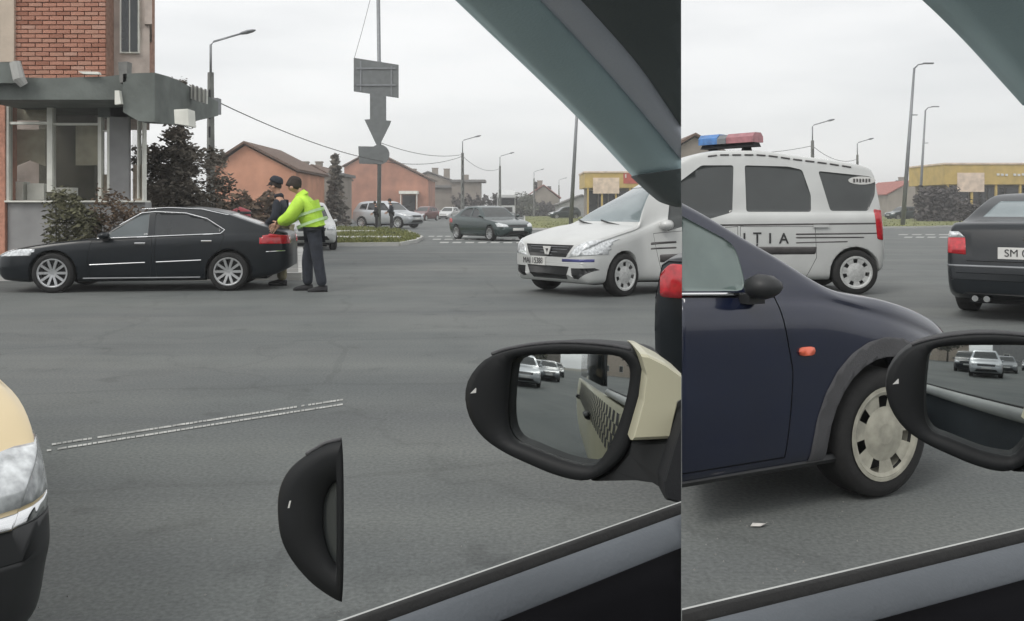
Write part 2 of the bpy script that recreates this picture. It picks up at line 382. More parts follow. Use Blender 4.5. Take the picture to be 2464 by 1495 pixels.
def loft(spec):
    Ln, hw = spec['L'], spec['hw']
    top, belt, bot, plan = (pchip(spec[k]) for k in ('top', 'belt', 'bot', 'plan'))
    lean, crown, zw = spec.get('lean', .42), spec.get('crown', .035), spec.get('zw', .5)
    ns = spec.get('ns', 64); nh = spec.get('nh', 4)
    xs = [0]+[Ln*(.5-.5*math.cos(math.pi*i/ns))*.35+Ln*i/ns*.65 for i in range(1, ns)]+[Ln]
    rings = []
    for x in xs:
        w = hw*plan(x); zb = bot(x); tp = top(x); bl = min(belt(x), tp-.02); sh = w*spec.get('sh', .95)
        te = max(tp-crown, bl+.012); ye = max(sh-lean*(te-bl), .1*w); cw = tp-te
        key = [(0, zb), (w*.5, zb), (w*.86, zb), (w*.955, zb+.05), (w*.985, zb+.16), (w, zb+(bl-zb)*zw), (w*.992, bl-.12), (w*.975, bl-.045), (sh, bl),
               (sh+(ye-sh)*.5+.008, bl+(te-bl)*.5), (ye, te), (ye-.03*w, te+cw*.45), (ye*.82, te+cw*.72), (ye*.5, te+cw*.92), (0, tp)]
        kz = [key[0][1]]
        for q in key[1:]: kz.append(max(q[1], kz[-1]-.0))
        fy = pchip([(i, q[0]) for i, q in enumerate(key)]); fz = pchip([(i, z) for i, z in enumerate(kz)])
        tt = [i/ nh for i in range((len(key)-1)*nh+1)]
        rings.append([(x-Ln/2, fy(t), fz(t)) for t in tt])
    bm = bmesh.new(); n = len(rings[0]); VR = []; VL = []
    for r in rings:
        a = [bm.verts.new((q[0], -q[1], q[2])) for q in r]
        b = [a[0]]+[bm.verts.new(q) for q in r[1:-1]]+[a[-1]]
        VR.append(a); VL.append(b)
    for i in range(len(rings)-1):
        for j in range(n-1):
            bm.faces.new((VR[i][j], VR[i][j+1], VR[i+1][j+1], VR[i+1][j]))
            bm.faces.new((VL[i][j], VL[i+1][j], VL[i+1][j+1], VL[i][j+1]))
    for i, flip in ((0, False), (len(rings)-1, True)):
        for j in range(n-1):
            q = [VR[i][j], VL[i][j], VL[i][j+1], VR[i][j+1]]
            q = [v for m_, v in enumerate(q) if v not in q[:m_]]
            if flip: q.reverse()
            if len(q) > 2: bm.faces.new(q)
    bmesh.ops.recalc_face_normals(bm, faces=bm.faces)
    return bm

def vehicle(name, spec, paint, loc, rz, deform=None):
    """root Empty on the ground under the middle of the car; local +X is the rear, -Y the left side of a car heading -X"""
    root = empty(name, loc, rz)
    bm = loft(spec); lay = bm.faces.layers.int.new('part'); Ln, hw = spec['L'], spec['hw']
    parts = [('body', paint, 0, None)]
    X = lambda x: x-Ln/2
    def region(poly, ax, filt, nm, m, off, seam=0, parent=None):
        fs = cut(bm, poly, ax, filt)
        if seam:
            ins = set(cut(bm, shrink(poly, seam), ax, filt)); parts.append(('panel_gap', 'plastic_black', -.012, None)); gi = len(parts)-1
            for f in bm.faces:
                if f not in ins and filt(f) and inside(poly, ax, f): f[lay] = gi
            fs = list(ins)
        parts.append((nm, m, off, parent)); k = len(parts)-1
        for f in fs:
            if f.is_valid: f[lay] = k
        return k
    def inside(poly, ax, f):
        c = f.calc_center_median(); p = (c[ax[0]], c[ax[1]]); s = None; n = len(poly)
        for i in range(n):
            a, b = poly[i], poly[(i+1) % n]; cr = (b[0]-a[0])*(p[1]-a[1])-(b[1]-a[1])*(p[0]-a[0])
            if abs(cr) < 1e-9: continue
            if s is None: s = cr > 0
            elif s != (cr > 0): return False
        return True
    for sd in spec.get('sides', (-1, 1)):
        side = lambda f, sd=sd: f.normal.y*sd > .25 and f.calc_center_median().y*sd > 0
        for d in spec.get('doors', []):
            region([(X(x), z) for x, z in d], (0, 2), side, 'door', paint, 0, seam=.007)
        for w in spec.get('windows', []):
            poly = w if isinstance(w, list) else w['poly']; gm = spec.get('side_glass', 'glass_dark') if isinstance(w, list) else w['m']
            region(round_poly([(X(x), z) for x, z in poly], spec.get('wr', .05)), (0, 2), side, 'side_window', gm, -.008)
        for nm, m, off, poly in spec.get('side_bits', []):
            region(round_poly([(X(x), z) for x, z in poly], .02, 2), (0, 2), side, nm, m, off)
    for nm, m, off, x0, x1, poly in spec.get('front_bits', []):          # seen from the front: polygon in (y, z)
        ff = lambda f, x0=x0, x1=x1: f.normal.x < -.12 and X(x0)-.02 <= f.calc_center_median().x <= X(x1)
        region(poly, (1, 2), ff, nm, m, off)
    for nm, m, off, x0, x1, poly in spec.get('rear_bits', []):
        ff = lambda f, x0=x0, x1=x1: f.normal.x > .12 and X(x0) <= f.calc_center_median().x <= X(x1)+.02
        region(poly, (1, 2), ff, nm, m, off)
    if 'bonnet' in spec:
        region([(X(x), y) for x, y in spec['bonnet']], (0, 1), lambda f: f.normal.z > .4 and f.calc_center_median().x < X(spec['bonnet_x']), 'bonnet', paint, 0, seam=.006)
    dele = []
    for (wx, wz, wr_) in spec['wheels']:
        ar = wr_*spec.get('arch', 1.16)
        poly = [(X(wx)+ar*math.cos(a), max(wz+ar*math.sin(a), -.05)) for a in [2*math.pi*i/22 for i in range(22)]]
        poly = [(X(wx)+ar*math.cos(a), wz+ar*math.sin(a)) for a in [math.pi*i/14 for i in range(15)]]+[(X(wx)-ar, -.1), (X(wx)+ar, -.1)]
        dele += cut(bm, poly, (0, 2), lambda f: abs(f.calc_center_median().y) > hw*.45)
    bmesh.ops.delete(bm, geom=[f for f in set(dele) if f.is_valid], context='FACES')
    # arch lips turned inwards
    lips = []
    for e in bm.edges:
        if e.is_boundary and abs(e.verts[0].co.y) > hw*.5: lips.append(e)
    r = bmesh.ops.extrude_edge_only(bm, edges=lips)
    for v in [g for g in r['geom'] if isinstance(g, bmesh.types.BMVert)]: v.co.y *= .80
    for f in [g for g in r['geom'] if isinstance(g, bmesh.types.BMFace)]: f[lay] = 0
    bm.normal_update()
    groups = {}
    for f in bm.faces: groups.setdefault(f[lay], []).append(f)
    objs = []
    for k, fs in groups.items():
        nm, m, off, par = parts[k]
        vmap = {}; vs = []; fl = []
        for f in fs:
            g = []
            for v in f.verts:
                if v not in vmap: vmap[v] = len(vs); vs.append(v)
                g.append(vmap[v])
            fl.append(g)
        co = [v.co.copy() for v in vs]
        if off:
            fset = set(fs); nor = []
            for v in vs:
                n_ = Vector()
                for f in v.link_faces:
                    if f in fset: n_ += f.normal
                nor.append(n_.normalized())
            be = []
            for f in fs:
                for e in f.edges:
                    if len([1 for q in e.link_faces if q in fset]) == 1: be.append((vmap[e.verts[0]], vmap[e.verts[1]]))
            nco = [c+n_*off for c, n_ in zip(co, nor)]; base = len(nco); bmap = {}
            for a, b in be:
                for i in (a, b):
                    if i not in bmap: bmap[i] = len(nco); nco.append(co[i]-nor[i]*.001)
                fl.append([a, b, bmap[b], bmap[a]])
            co = nco
        if deform: co = [deform(c) for c in co]
        me = bpy.data.meshes.new(nm); me.from_pydata([tuple(c) for c in co], [], fl)
        if k: 
            b2 = bmesh.new(); b2.from_mesh(me); bmesh.ops.recalc_face_normals(b2, faces=b2.faces); b2.to_mesh(me); b2.free()
        o = link(nm, me, m, root, smooth=True); objs.append(o)
        if k == 0: me.update()
    bm.free()
    # dark underbody and floor
    zf = spec.get('floor', .17)
    ub = MB(); nu = 16; uz = spec.get('ubz', .6); uw = hw*.7
    for i in range(nu+1):
        x = X(.35+(Ln-.7)*i/nu); ub.v += [(x, -uw, zf), (x, uw, zf), (x, uw, uz), (x, -uw, uz)]
    ub.f = [(i*4+j, i*4+(j+1) % 4, i*4+4+(j+1) % 4, i*4+4+j) for i in range(nu) for j in range(4)]+[(0, 1, 2, 3), (nu*4+3, nu*4+2, nu*4+1, nu*4)]
    ub.v = [tuple(deform(Vector(q))) if deform else q for q in ub.v]
    ub.build('underbody', 'trim_dark', root)
    tm, rm, bd = wheel_meshes(spec.get('wheel', 'hub'))
    for (wx, wz, wr_) in spec['wheels']:
        for sd in (-1, 1):
            wl = Vector((X(wx), sd*(hw-.105), wz)); ang = 0
            if deform: ang = deform(wl, True); wl = deform(wl)
            t_ = link('wheel', tm, None, root); t_.location = wl; t_.scale = (wr_, wr_*.86, wr_); t_.rotation_euler = (0, 0, (0 if sd < 0 else math.pi)+ang)
            q = link('rim', rm, None, t_); link('brake_disc', bd, None, t_)
    return root
def part_on(root, name, mb, m, spec, deform=None, parent=None, smooth=False, bevel=0):
    X0 = spec['L']/2
    mb.v = [(q[0]-X0, q[1], q[2]) for q in mb.v]
    if deform: mb.v = [tuple(deform(Vector(q))) for q in mb.v]
    return mb.build(name, m, parent or root, smooth, bevel)
def wing_mirror(root, spec, x, z, m, sides=(-1, 1), s=1, deform=None):
    for sd in sides:
        y = sd*spec['hw']*.95
        mb = MB(); prof = [(.02, .5), (.06, .85), (.11, 1), (.16, .8), (.18, .4)]
        ring = []
        for dx, k in prof:
            for j in range(10):
                a = 2*math.pi*j/10; ring.append((x+(dx-.1)*s, y+sd*(.1+.085*k*math.cos(a))*s, z+.06*k*math.sin(a)*s))
        fs = [(i*10+j, i*10+(j+1) % 10, (i+1)*10+(j+1) % 10, (i+1)*10+j) for i in range(4) for j in range(10)]+[tuple(range(10)), tuple(range(40, 50))]
        mb.add(ring, fs); o = part_on(root, 'wing_mirror', mb, m, spec, deform, smooth=True)
        st = MB().box((x-.03, y-sd*.03, z-.07), (x+.05, y+sd*.06, z-.03)); part_on(root, 'mirror_stalk', st, 'plastic_black', spec, deform, parent=None)
def slice_thing(root, co, no, cap=True):
    """cut every mesh of a thing by a plane (world), drop the side the normal points to, close the cut"""
    bpy.context.view_layer.update()
    todo = [o for o in root.children_recursive if o.type == 'MESH']
    for o in todo:
        mw = o.matrix_world.copy(); me = o.data.copy(); o.data = me
        bm = bmesh.new(); bm.from_mesh(me); bm.transform(mw)
        r = bmesh.ops.bisect_plane(bm, geom=list(bm.verts)+list(bm.edges)+list(bm.faces), plane_co=co, plane_no=no, clear_outer=True)
        if cap:
            ed = [e for e in r['geom_cut'] if isinstance(e, bmesh.types.BMEdge)]
            if ed:
                try: bmesh.ops.contextual_create(bm, geom=ed)
                except Exception: pass
        bm.transform(mw.inverted()); n = len(bm.faces); bm.to_mesh(me); bm.free()
        if not n: o['_dead'] = 1
    for o in todo:
        if o.get('_dead') and not any(not c.get('_dead') for c in o.children): bpy.data.objects.remove(o)

def small_car_spec(kind):
    """profiles (distance from the front bumper, height)"""
    if kind == 'hatch':
        return dict(L=3.95, hw=.84, lean=.4, top=[(0,.52),(.05,.62),(.2,.70),(.75,.86),(1.12,.93),(1.5,1.2),(1.85,1.41),(2.3,1.47),(3.0,1.45),(3.5,1.36),(3.8,1.02),(3.92,.9),(3.95,.75)],
            belt=[(0,.56),(.4,.72),(1.2,.88),(3.9,.96)], bot=[(0,.34),(.15,.22),(.6,.19),(3.4,.2),(3.8,.26),(3.95,.36)],
            plan=[(0,.72),(.08,.83),(.3,.95),(.8,1),(3.2,1),(3.7,.94),(3.87,.87),(3.95,.78)],
            windows=[[(1.36,.93),(2.2,.96),(2.14,1.36),(1.92,1.35)], [(2.29,.965),(3.0,.99),(2.96,1.33),(2.24,1.36)], [(3.08,1.0),(3.42,1.04),(3.36,1.26),(3.04,1.32)]],
            front_bits=[('windscreen','glass_tint',-.006,1.12,1.95,[(-.66,.97),(.66,.97),(.52,1.37),(-.52,1.37)]),
                        ('headlight','lamp_clear',.004,0,.55,[(-.8,.58),(-.45,.57),(-.47,.66),(-.72,.74),(-.8,.72)]), ('headlight','lamp_clear',.004,0,.55,[(.8,.58),(.45,.57),(.47,.66),(.72,.74),(.8,.72)]),
                        ('grille','plastic_black',-.006,0,.3,[(-.4,.57),(.4,.57),(.44,.65),(-.44,.65)]), ('lower_grille','plastic_black',-.006,0,.3,[(-.5,.3),(.5,.3),(.42,.42),(-.42,.42)]),
                        ('number_plate','plate_white',.006,0,.3,[(-.26,.44),(.26,.44),(.26,.54),(-.26,.54)])],
            rear_bits=[('rear_window','glass_dark',-.006,3.2,3.95,[(-.58,1.03),(.58,1.03),(.5,1.3),(-.5,1.3)]), ('tail_light','lamp_red',.005,3.4,3.95,[(-.84,.72),(-.6,.72),(-.62,.96),(-.84,.98)]), ('tail_light','lamp_red',.005,3.4,3.95,[(.84,.72),(.6,.72),(.62,.96),(.84,.98)])],
            wheels=[(.75,.29,.29),(3.25,.29,.29)], wheel='hub')
    if kind == 'suv':
        return dict(L=4.3, hw=.9, lean=.36, top=[(0,.62),(.05,.76),(.2,.86),(.8,1.0),(1.15,1.06),(1.5,1.33),(1.85,1.58),(2.3,1.66),(3.2,1.65),(3.8,1.57),(4.1,1.2),(4.25,1.02),(4.3,.85)],
            belt=[(0,.66),(.4,.84),(1.2,1.0),(4.2,1.08)], bot=[(0,.42),(.15,.28),(.6,.25),(3.7,.26),(4.1,.34),(4.3,.45)],
            plan=[(0,.74),(.08,.85),(.3,.95),(.8,1),(3.5,1),(4.0,.95),(4.2,.88),(4.3,.8)],
            windows=[[(1.4,1.06),(2.25,1.09),(2.2,1.53),(1.95,1.52)], [(2.34,1.09),(3.1,1.11),(3.06,1.52),(2.3,1.53)], [(3.18,1.115),(3.72,1.16),(3.62,1.45),(3.14,1.51)]],
            front_bits=[('windscreen','glass_tint',-.006,1.15,1.98,[(-.7,1.1),(.7,1.1),(.57,1.53),(-.57,1.53)]),
                        ('headlight','lamp_clear',.004,0,.55,[(-.85,.7),(-.5,.69),(-.52,.79),(-.75,.87),(-.85,.85)]), ('headlight','lamp_clear',.004,0,.55,[(.85,.7),(.5,.69),(.52,.79),(.75,.87),(.85,.85)]),
                        ('grille','plastic_black',-.006,0,.3,[(-.44,.66),(.44,.66),(.48,.78),(-.48,.78)]), ('lower_grille','plastic_black',-.006,0,.3,[(-.6,.36),(.6,.36),(.5,.5),(-.5,.5)]),
                        ('number_plate','plate_white',.006,0,.3,[(-.26,.53),(.26,.53),(.26,.63),(-.26,.63)])],
            rear_bits=[('rear_window','glass_dark',-.006,3.5,4.3,[(-.62,1.14),(.62,1.14),(.54,1.5),(-.54,1.5)])],
            wheels=[(.82,.34,.34),(3.5,.34,.34)], wheel='alloy')
    return dict(L=4.4, hw=.87, lean=.44, top=[(0,.52),(.05,.62),(.2,.70),(.8,.84),(1.3,.91),(1.7,1.17),(2.05,1.37),(2.4,1.42),(2.9,1.4),(3.3,1.28),(3.68,1.06),(3.8,1.01),(4.2,1.0),(4.36,.94),(4.4,.75)],
            belt=[(0,.56),(.4,.72),(1.3,.86),(4.3,.95)], bot=[(0,.34),(.15,.22),(.6,.19),(3.7,.2),(4.15,.26),(4.4,.38)],
            plan=[(0,.72),(.08,.83),(.3,.95),(.8,1),(3.5,1),(4.0,.95),(4.28,.87),(4.4,.76)],
            windows=[[(1.52,.91),(2.35,.94),(2.3,1.32),(2.1,1.32)], [(2.44,.945),(3.3,.99),(3.12,1.2),(2.85,1.3),(2.4,1.32)]],
            front_bits=[('windscreen','glass_tint',-.006,1.3,2.12,[(-.68,.95),(.68,.95),(.53,1.33),(-.53,1.33)]),
                        ('headlight','lamp_clear',.004,0,.55,[(-.82,.57),(-.45,.56),(-.47,.65),(-.74,.73),(-.82,.71)]), ('headlight','lamp_clear',.004,0,.55,[(.82,.57),(.45,.56),(.47,.65),(.74,.73),(.82,.71)]),
                        ('grille','plastic_black',-.006,0,.3,[(-.4,.55),(.4,.55),(.44,.65),(-.44,.65)]), ('lower_grille','plastic_black',-.006,0,.3,[(-.5,.28),(.5,.28),(.42,.4),(-.42,.4)]),
                        ('number_plate','plate_white',.006,0,.3,[(-.26,.42),(.26,.42),(.26,.52),(-.26,.52)])],
            rear_bits=[('rear_window','glass_dark',-.006,2.9,3.85,[(-.6,1.06),(.6,1.06),(.5,1.3),(-.5,1.3)]), ('tail_light','lamp_red',.005,3.8,4.4,[(-.84,.7),(-.5,.7),(-.52,.88),(-.84,.9)]), ('tail_light','lamp_red',.005,3.8,4.4,[(.84,.7),(.5,.7),(.52,.88),(.84,.9)])],
            wheels=[(.82,.3,.3),(3.5,.3,.3)], wheel='alloy')

# ================================================================== SETTING
g = MB().add([(-600, -600, -.02), (600, -600, -.02), (600, 600, -.02), (-600, 600, -.02)], [(0, 1, 2, 3)]).build('ground', 'earth'); tag(g, kind='structure')
rd = MB().add([(-70, -60, 0), (70, -60, 0), (90, 260, 0), (-70, 260, 0)], [(0, 1, 2, 3)]).build('road', 'asphalt'); tag(rd, kind='structure')

def slab(name, pts, h, m, kind='structure'):
    mb = MB().prism([(p.x, p.y, -.01) for p in pts], (0, 0, h+.01)); o = mb.build(name, m); tag(o, kind=kind); return o
def kerb(name, pts, h, w=.16, closed=True):
    """a run of kerb stones, each one its own piece"""
    root = empty(name, (pts[0].x, pts[0].y, 0)); tag(root, kind='structure')
    base = Vector((pts[0].x, pts[0].y, 0)); n = len(pts); k = 0
    me = MB().box((-.5, -w/2, 0), (.5, w/2, 1)).mesh('kerb_stone')
    for i in range(n if closed else n-1):
        a, b = pts[i], pts[(i+1) % n]; d = b-a; Ld = d.length; m_ = max(1, min(14, int(Ld/1.5)))
        for j in range(m_):
            c = a+d*((j+.5)/m_); o = link('kerb_stone', me, 'concrete_light', root)
            o.location = Vector((c.x, c.y, 0))-base; o.rotation_euler = (0, 0, math.atan2(d.y, d.x)); o.scale = (Ld/m_-.03, 1, h+random.uniform(-.006, .006)); k += 1
    return root
# pavement in front of the brick building
pv = [Vector((-16, 16.0, 0)), Vector((-3.8, 16.3, 0)), Vector((-7.1, 30, 0)), Vector((-20, 34, 0))]
slab('pavement', pv, .12, 'concrete')
kerb('kerb', [pv[0]-Vector((0, .1, 0)), pv[1]+Vector((.08, -.1, 0)), pv[2]+Vector((.1, 0, 0))], .135, closed=False)
# grass island with its kerb and two concrete strips across it
isl = [G(772, 594), G(960, 592), G(1000, 584), G(1014, 576), G(985, 562), G(935, 551), G(790, 549)]
slab('grass_island', isl, .10, 'grass'); kerb('kerb', isl, .125)
for (va, vb, ua, ub) in ((577, 580, 790, 965), (561.5, 563.2, 800, 905)):
    q = [G(ua, vb), G(ub, vb), G(ub, va), G(ua, va)]; slab('concrete_strip', q, .16, 'concrete_light')
# grass verge beyond the crossing
vg = [G(1262, 553), G(1500, 556), G(2200, 549), G(2345, 545), G(2420, 524), G(1900, 516), G(1262, 516.5)]
slab('grass_verge', vg, .10, 'grass'); kerb('kerb', [vg[3], vg[2], vg[1], vg[0], vg[6]], .125, closed=False)
def tufts(name, poly, n, h, m='blade'):
    xs = [p.x for p in poly]; ys = [p.y for p in poly]; mb = MB(); k = 0
    def ins(x, y):
        c = False
        for i in range(len(poly)):
            a, b = poly[i], poly[i-1]
            if (a.y > y) != (b.y > y) and x < (b.x-a.x)*(y-a.y)/(b.y-a.y)+a.x: c = not c
        return c
    while k < n:
        x = random.uniform(min(xs), max(xs)); y = min(ys)+(max(ys)-min(ys))*random.random()**2
        if not ins(x, y): continue
        k += 1; hh = h*random.uniform(.4, 1.3); w = hh*.5; a = random.uniform(0, 3.14); dx, dy = math.cos(a)*w, math.sin(a)*w; lx, ly = random.uniform(-.5, .5)*hh, random.uniform(-.5, .5)*hh
        mb.add([(x-dx, y-dy, .09), (x+dx, y+dy, .09), (x+lx, y+ly, .09+hh)], [(0, 1, 2)])
    o = mb.build(name, m); tag(o, 'short patchy grass', 'grass', kind='stuff'); return o
tufts('island_grass', isl, 6000, .11)['label'] = 'short patchy grass on the kerbed traffic island'
tufts('verge_grass', vg, 9000, .10)['label'] = 'short patchy grass on the long verge beyond the crossing'

# painted markings
def strips(name, quads, m='paint_line', z=.004):
    mb = MB()
    for q in quads: mb.add([(p.x, p.y, z) for p in q], [(0, 1, 2, 3)])
    o = mb.build(name, m); tag(o, kind='structure'); return o
q = []
a0, a1, b0, b1 = G(112, 1071), G(826, 961), G(112, 1084), G(826, 972)
nd = 70
for (s0, s1, t0, t1) in ((a0, a1, G(112, 1075.5), G(826, 965)), (b0, b1, G(112, 1088.5), G(826, 976))):
    for i in range(nd):
        f0 = (i+random.uniform(.0, .12))/nd; f1 = (i+random.uniform(.82, 1.05))/nd
        if random.random() < .05: continue
        q.append([t0.lerp(t1, f0), t0.lerp(t1, f1), s0.lerp(s1, f1), s0.lerp(s1, f0)])
strips('lane_marking', q)
q = []
for row, (v0, v1, ua, ub, n) in enumerate(((568, 570, 1030, 1130, 5), (575, 577.5, 1034, 1290, 9), (582.5, 585.5, 1045, 1290, 8))):
    for i in range(n):
        u0 = ua+(ub-ua)*i/n+row*6; u1 = u0+(ub-ua)/n*.68; q.append([G(u0, v1), G(u1, v1), G(u1+3, v0), G(u0+3, v0)])
for row, (v0, v1, ua, ub, n) in enumerate(((564, 566, 2160, 2290, 4), (570, 572.5, 2168, 2280, 4))):
    for i in range(n):
        u0 = ua+(ub-ua)*i/n+row*6; u1 = u0+(ub-ua)/n*.7; q.append([G(u0, v1), G(u1, v1), G(u1+4, v0), G(u0+4, v0)])
strips('crosswalk_marking', q)

# ================================================================== BRICK BUILDING
BY = 17.0
def bx(u, Y=BY): return (u-CU)/F*Y
def bz(v, Y=BY): return EYE-(v-HZ)/F*Y
bb = empty('brick_building', (bx(150), BY, 0)); B0 = Vector(bb.location)
def bp(name, mb, m, parent=None, bevel=0):
    o = mb.build(name, m, None, bevel=bevel); o.data.transform(Matrix.Translation(-B0)); o.parent = parent or bb; return o
def ubox(u0, u1, v0, v1, Y0, Y1): return MB().box((bx(u0, Y0), Y0, bz(v1, Y0)), (bx(u1, Y0), Y1, bz(v0, Y0)))
ZT = 9.5
def rayblock(u0, u1, vb, zt, Y0, Y1):
    z0 = bz(vb, Y0); return MB().prism([(bx(u0, Y0), Y0, z0), (bx(u1, Y0), Y0, z0), (bx(u1, Y1), Y1, z0), (bx(u0, Y1), Y1, z0)], (0, 0, zt-z0))
xr = bx(366, 16.6)
bp('wall', MB().prism([(-15, 18.4, 0), (bx(236, 18.4), 18.4, 0), (bx(236, 24), 24, 0), (-19, 24, 0)], (0, 0, ZT)).prism([(bx(237, 18.4), 18.0, 3.35), (bx(360, 18.0), 18.0, 3.35), (bx(360, 24), 24, 3.35), (bx(237, 24), 24, 3.35)], (0, 0, ZT-3.35)), 'plaster_pinkgrey')
# brick-faced bay of the upper floor
bw = bp('brick_wall', MB().box((bx(38, 16.2), 16.2, bz(192, 16.2)), (bx(256, 16.2), 18.4, ZT)), 'mortar')
bl_, bh = .25, .066; x0, x1 = bx(38, 16.2), bx(256, 16.2); z = bz(190, 16.2); row = 0
bme = [MB().box((-.5, -.5, -.5), (.5, .5, .5)).mesh('brick') for _ in range(5)]
for me_, m_ in zip(bme, 'abcde'): me_.materials.append(M['brick_'+m_])
while z < 5.35:
    x = x0-(bl_/2 if row % 2 else 0)
    while x < x1:
        xa, xb = max(x, x0), min(x+bl_-.014, x1)
        if xb-xa > .04:
            o = link('brick', random.choices(bme, (5, 3, 3, 1.5, 1))[0], None, bw); dp = .05+random.uniform(0, .012)
            o.location = Vector(((xa+xb)/2, 16.2-dp/2+.012, z+bh/2+random.uniform(-.003, .003)))-B0; o.scale = (xb-xa-random.uniform(0, .008), dp, bh-random.uniform(0, .008)); o.rotation_euler = (0, random.uniform(-.008, .008), 0)
        x += bl_
    z += bh+.014; row += 1
bp('pilaster', MB().box((bx(4, 16.15), 16.1, bz(150, 16.15)), (bx(37, 16.15), 18.4, ZT)), 'plaster_tan')
bp('rendered_bay', rayblock(257, 360, 186, ZT, 16.5, 18.4), 'plaster_pinkgrey')
for (v0, v1, u1) in ((-40, 58, 366), (186, 238, 370)): bp('corner_block', rayblock(348, u1, v1, bz(v0, 16.45), 16.42, 18.3), 'plaster_pinkgrey')
wn = bp('window', ubox(288, 334, -60, 128, 16.44, 16.52), 'frame_white')
bp('pane', ubox(292, 309, -56, 124, 16.42, 16.45), 'glass_dark', wn); bp('pane', ubox(313, 330, -56, 124, 16.42, 16.45), 'glass_dark', wn)
# dark canopy over the shop and the balcony that runs back along the side
bp('soffit', MB().prism([P(-60, 196, 15.7), P(40, 186, 15.7), P(120, 188, 15.7), P(262, 184, 15.7), P(300, 178, 15.7), P(300, 240, 15.7), P(-60, 240, 15.7)], (0, 2.6, 0)), 'fascia_dark')
fu = [(296, 178, 270, 15.6), (334, 176, 292, 15.6), (372, 175, 294, 15.6), (405, 184, 295, 16.2), (448, 206, 288, 17.2), (510, 240, 274, 18.8)]; fm = MB(); nf = len(fu)
for dY in (0, .4):
    for (u, a, b, Y) in fu: fm.v += [tuple(P(u, a, Y)+Vector((0, dY, 0))), tuple(P(u, b, Y)+Vector((0, dY, 0)))]
k = 2*nf
for i in range(nf-1): fm.f += [(2*i, 2*i+1, 2*i+3, 2*i+2), (k+2*i, k+2*i+2, k+2*i+3, k+2*i+1), (2*i, 2*i+2, k+2*i+2, k+2*i), (2*i+1, k+2*i+1, k+2*i+3, 2*i+3)]
fm.f += [(0, k, k+1, 1), (2*nf-2, 2*nf-1, k+2*nf-1, k+2*nf-2)]
bp('balcony_fascia', fm, 'fascia_dark')
bp('sign_board', MB().prism([P(-40, 150, 15.5), P(26, 150, 15.5), P(52, 200, 15.5), P(-40, 200, 15.5)], (0, .18, 0)), 'fascia_dark')
bp('downpipe', MB().tube([P(36, 150, 15.45), P(46, 190, 15.45), P(58, 205, 15.5)], [.09, .1, .07], 10), 'concrete_light')
bp('canopy_light', MB().prism([P(188, 172, 15.6), P(236, 173, 15.6), P(238, 179, 15.6), P(200, 178, 15.6)], (0, .1, 0)), 'frame_white')
bp('wall_bracket', MB().prism([P(284, 150, 15.6), P(306, 148, 15.6), P(304, 196, 15.6), P(288, 200, 15.6)], (0, .2, 0)), 'concrete')
bp('wall_lamp', MB().prism([P(276, 218, 15.5), P(286, 218, 15.5), P(291, 250, 15.5), P(276, 252, 15.5)], (0, .1, 0)), 'frame_white')
bp('air_conditioner', MB().prism([P(418, 264, 15.5), P(452, 262, 15.5), P(455, 304, 15.5), P(420, 298, 15.5)], (0, .35, 0)), 'frame_white', bevel=.01)
rl = bp('balcony_railing', MB().prism([P(459, 204, 17.4), P(497, 218, 17.4), P(497, 250, 17.4), P(459, 238, 17.4)], (0, .06, 0)), 'frame_white')
for i in range(4): bp('railing_post', MB().prism([P(462+i*10, 203+i*3.5, 17.33), P(465+i*10, 204+i*3.5, 17.33), P(465+i*10, 241+i*3, 17.33), P(462+i*10, 240+i*3, 17.33)], (0, .05, 0)), 'concrete', rl)
# shop front
SY = 17.0
bp('plinth', MB().box((bx(22, SY), SY-.05, 0), (bx(352, SY), SY+.25, bz(487))), 'plaster_grey')
bp('window_sill', MB().box((bx(20, SY), SY-.14, bz(487)), (bx(352, SY), SY+.2, bz(483))), 'frame_white')
bp('brick_pilaster', MB().box((bx(-60, SY), SY-.12, 0), (bx(20, SY), SY+.3, bz(236))), 'brick_a')
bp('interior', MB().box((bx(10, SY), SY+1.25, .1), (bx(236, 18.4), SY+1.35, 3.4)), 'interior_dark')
bp('curtain', MB().prism([P(30, 312, SY+.5), P(108, 312, SY+.5), P(108, 400, SY+.5), P(70, 385, SY+.5), P(30, 402, SY+.5)], (0, .05, 0)), 'curtain')
bp('curtain', MB().prism([P(182, 300, SY+.5), P(238, 300, SY+.5), P(238, 398, SY+.5), P(182, 398, SY+.5)], (0, .05, 0)), 'curtain')
bp('shutter_box', MB().prism([P(26, 244, SY+.3), P(112, 244, SY+.3), P(112, 290, SY+.3), P(26, 290, SY+.3)], (0, .05, 0)), 'curtain')
bp('shop_display', MB().box((bx(26, SY+.4), SY+.25, bz(482, SY+.4)), (bx(66, SY+.4), SY+.5, bz(438, SY+.4))), 'frame_white')
bp('shop_display', MB().box((bx(72, SY+.4), SY+.3, bz(482, SY+.4)), (bx(112, SY+.4), SY+.5, bz(442, SY+.4))), 'frame_white')
bp('shop_display', MB().box((bx(136, SY+.4), SY+.3, bz(470, SY+.4)), (bx(182, SY+.4), SY+.5, bz(452, SY+.4))), 'frame_white')
fr = dict(m='frame_white')
for (u0, u1, v0, v1) in ((118, 131, 240, 462), (20, 26, 240, 484), (240, 248, 240, 484), (262, 268, 284, 484), (334, 337, 284, 478), (346, 350, 240, 484)):
    bp('window_mullion', MB().box((bx(u0), SY-.08, bz(v1)), (bx(u1), SY+.06, bz(v0))), 'frame_white')
for (u0, u1, v0, v1) in ((26, 118, 294, 300), (131, 240, 297, 302), (26, 240, 236, 241), (248, 262, 314, 317), (337, 346, 322, 325)):
    bp('window_transom', MB().box((bx(u0), SY-.05, bz(v1)), (bx(u1), SY+.05, bz(v0))), 'frame_white')
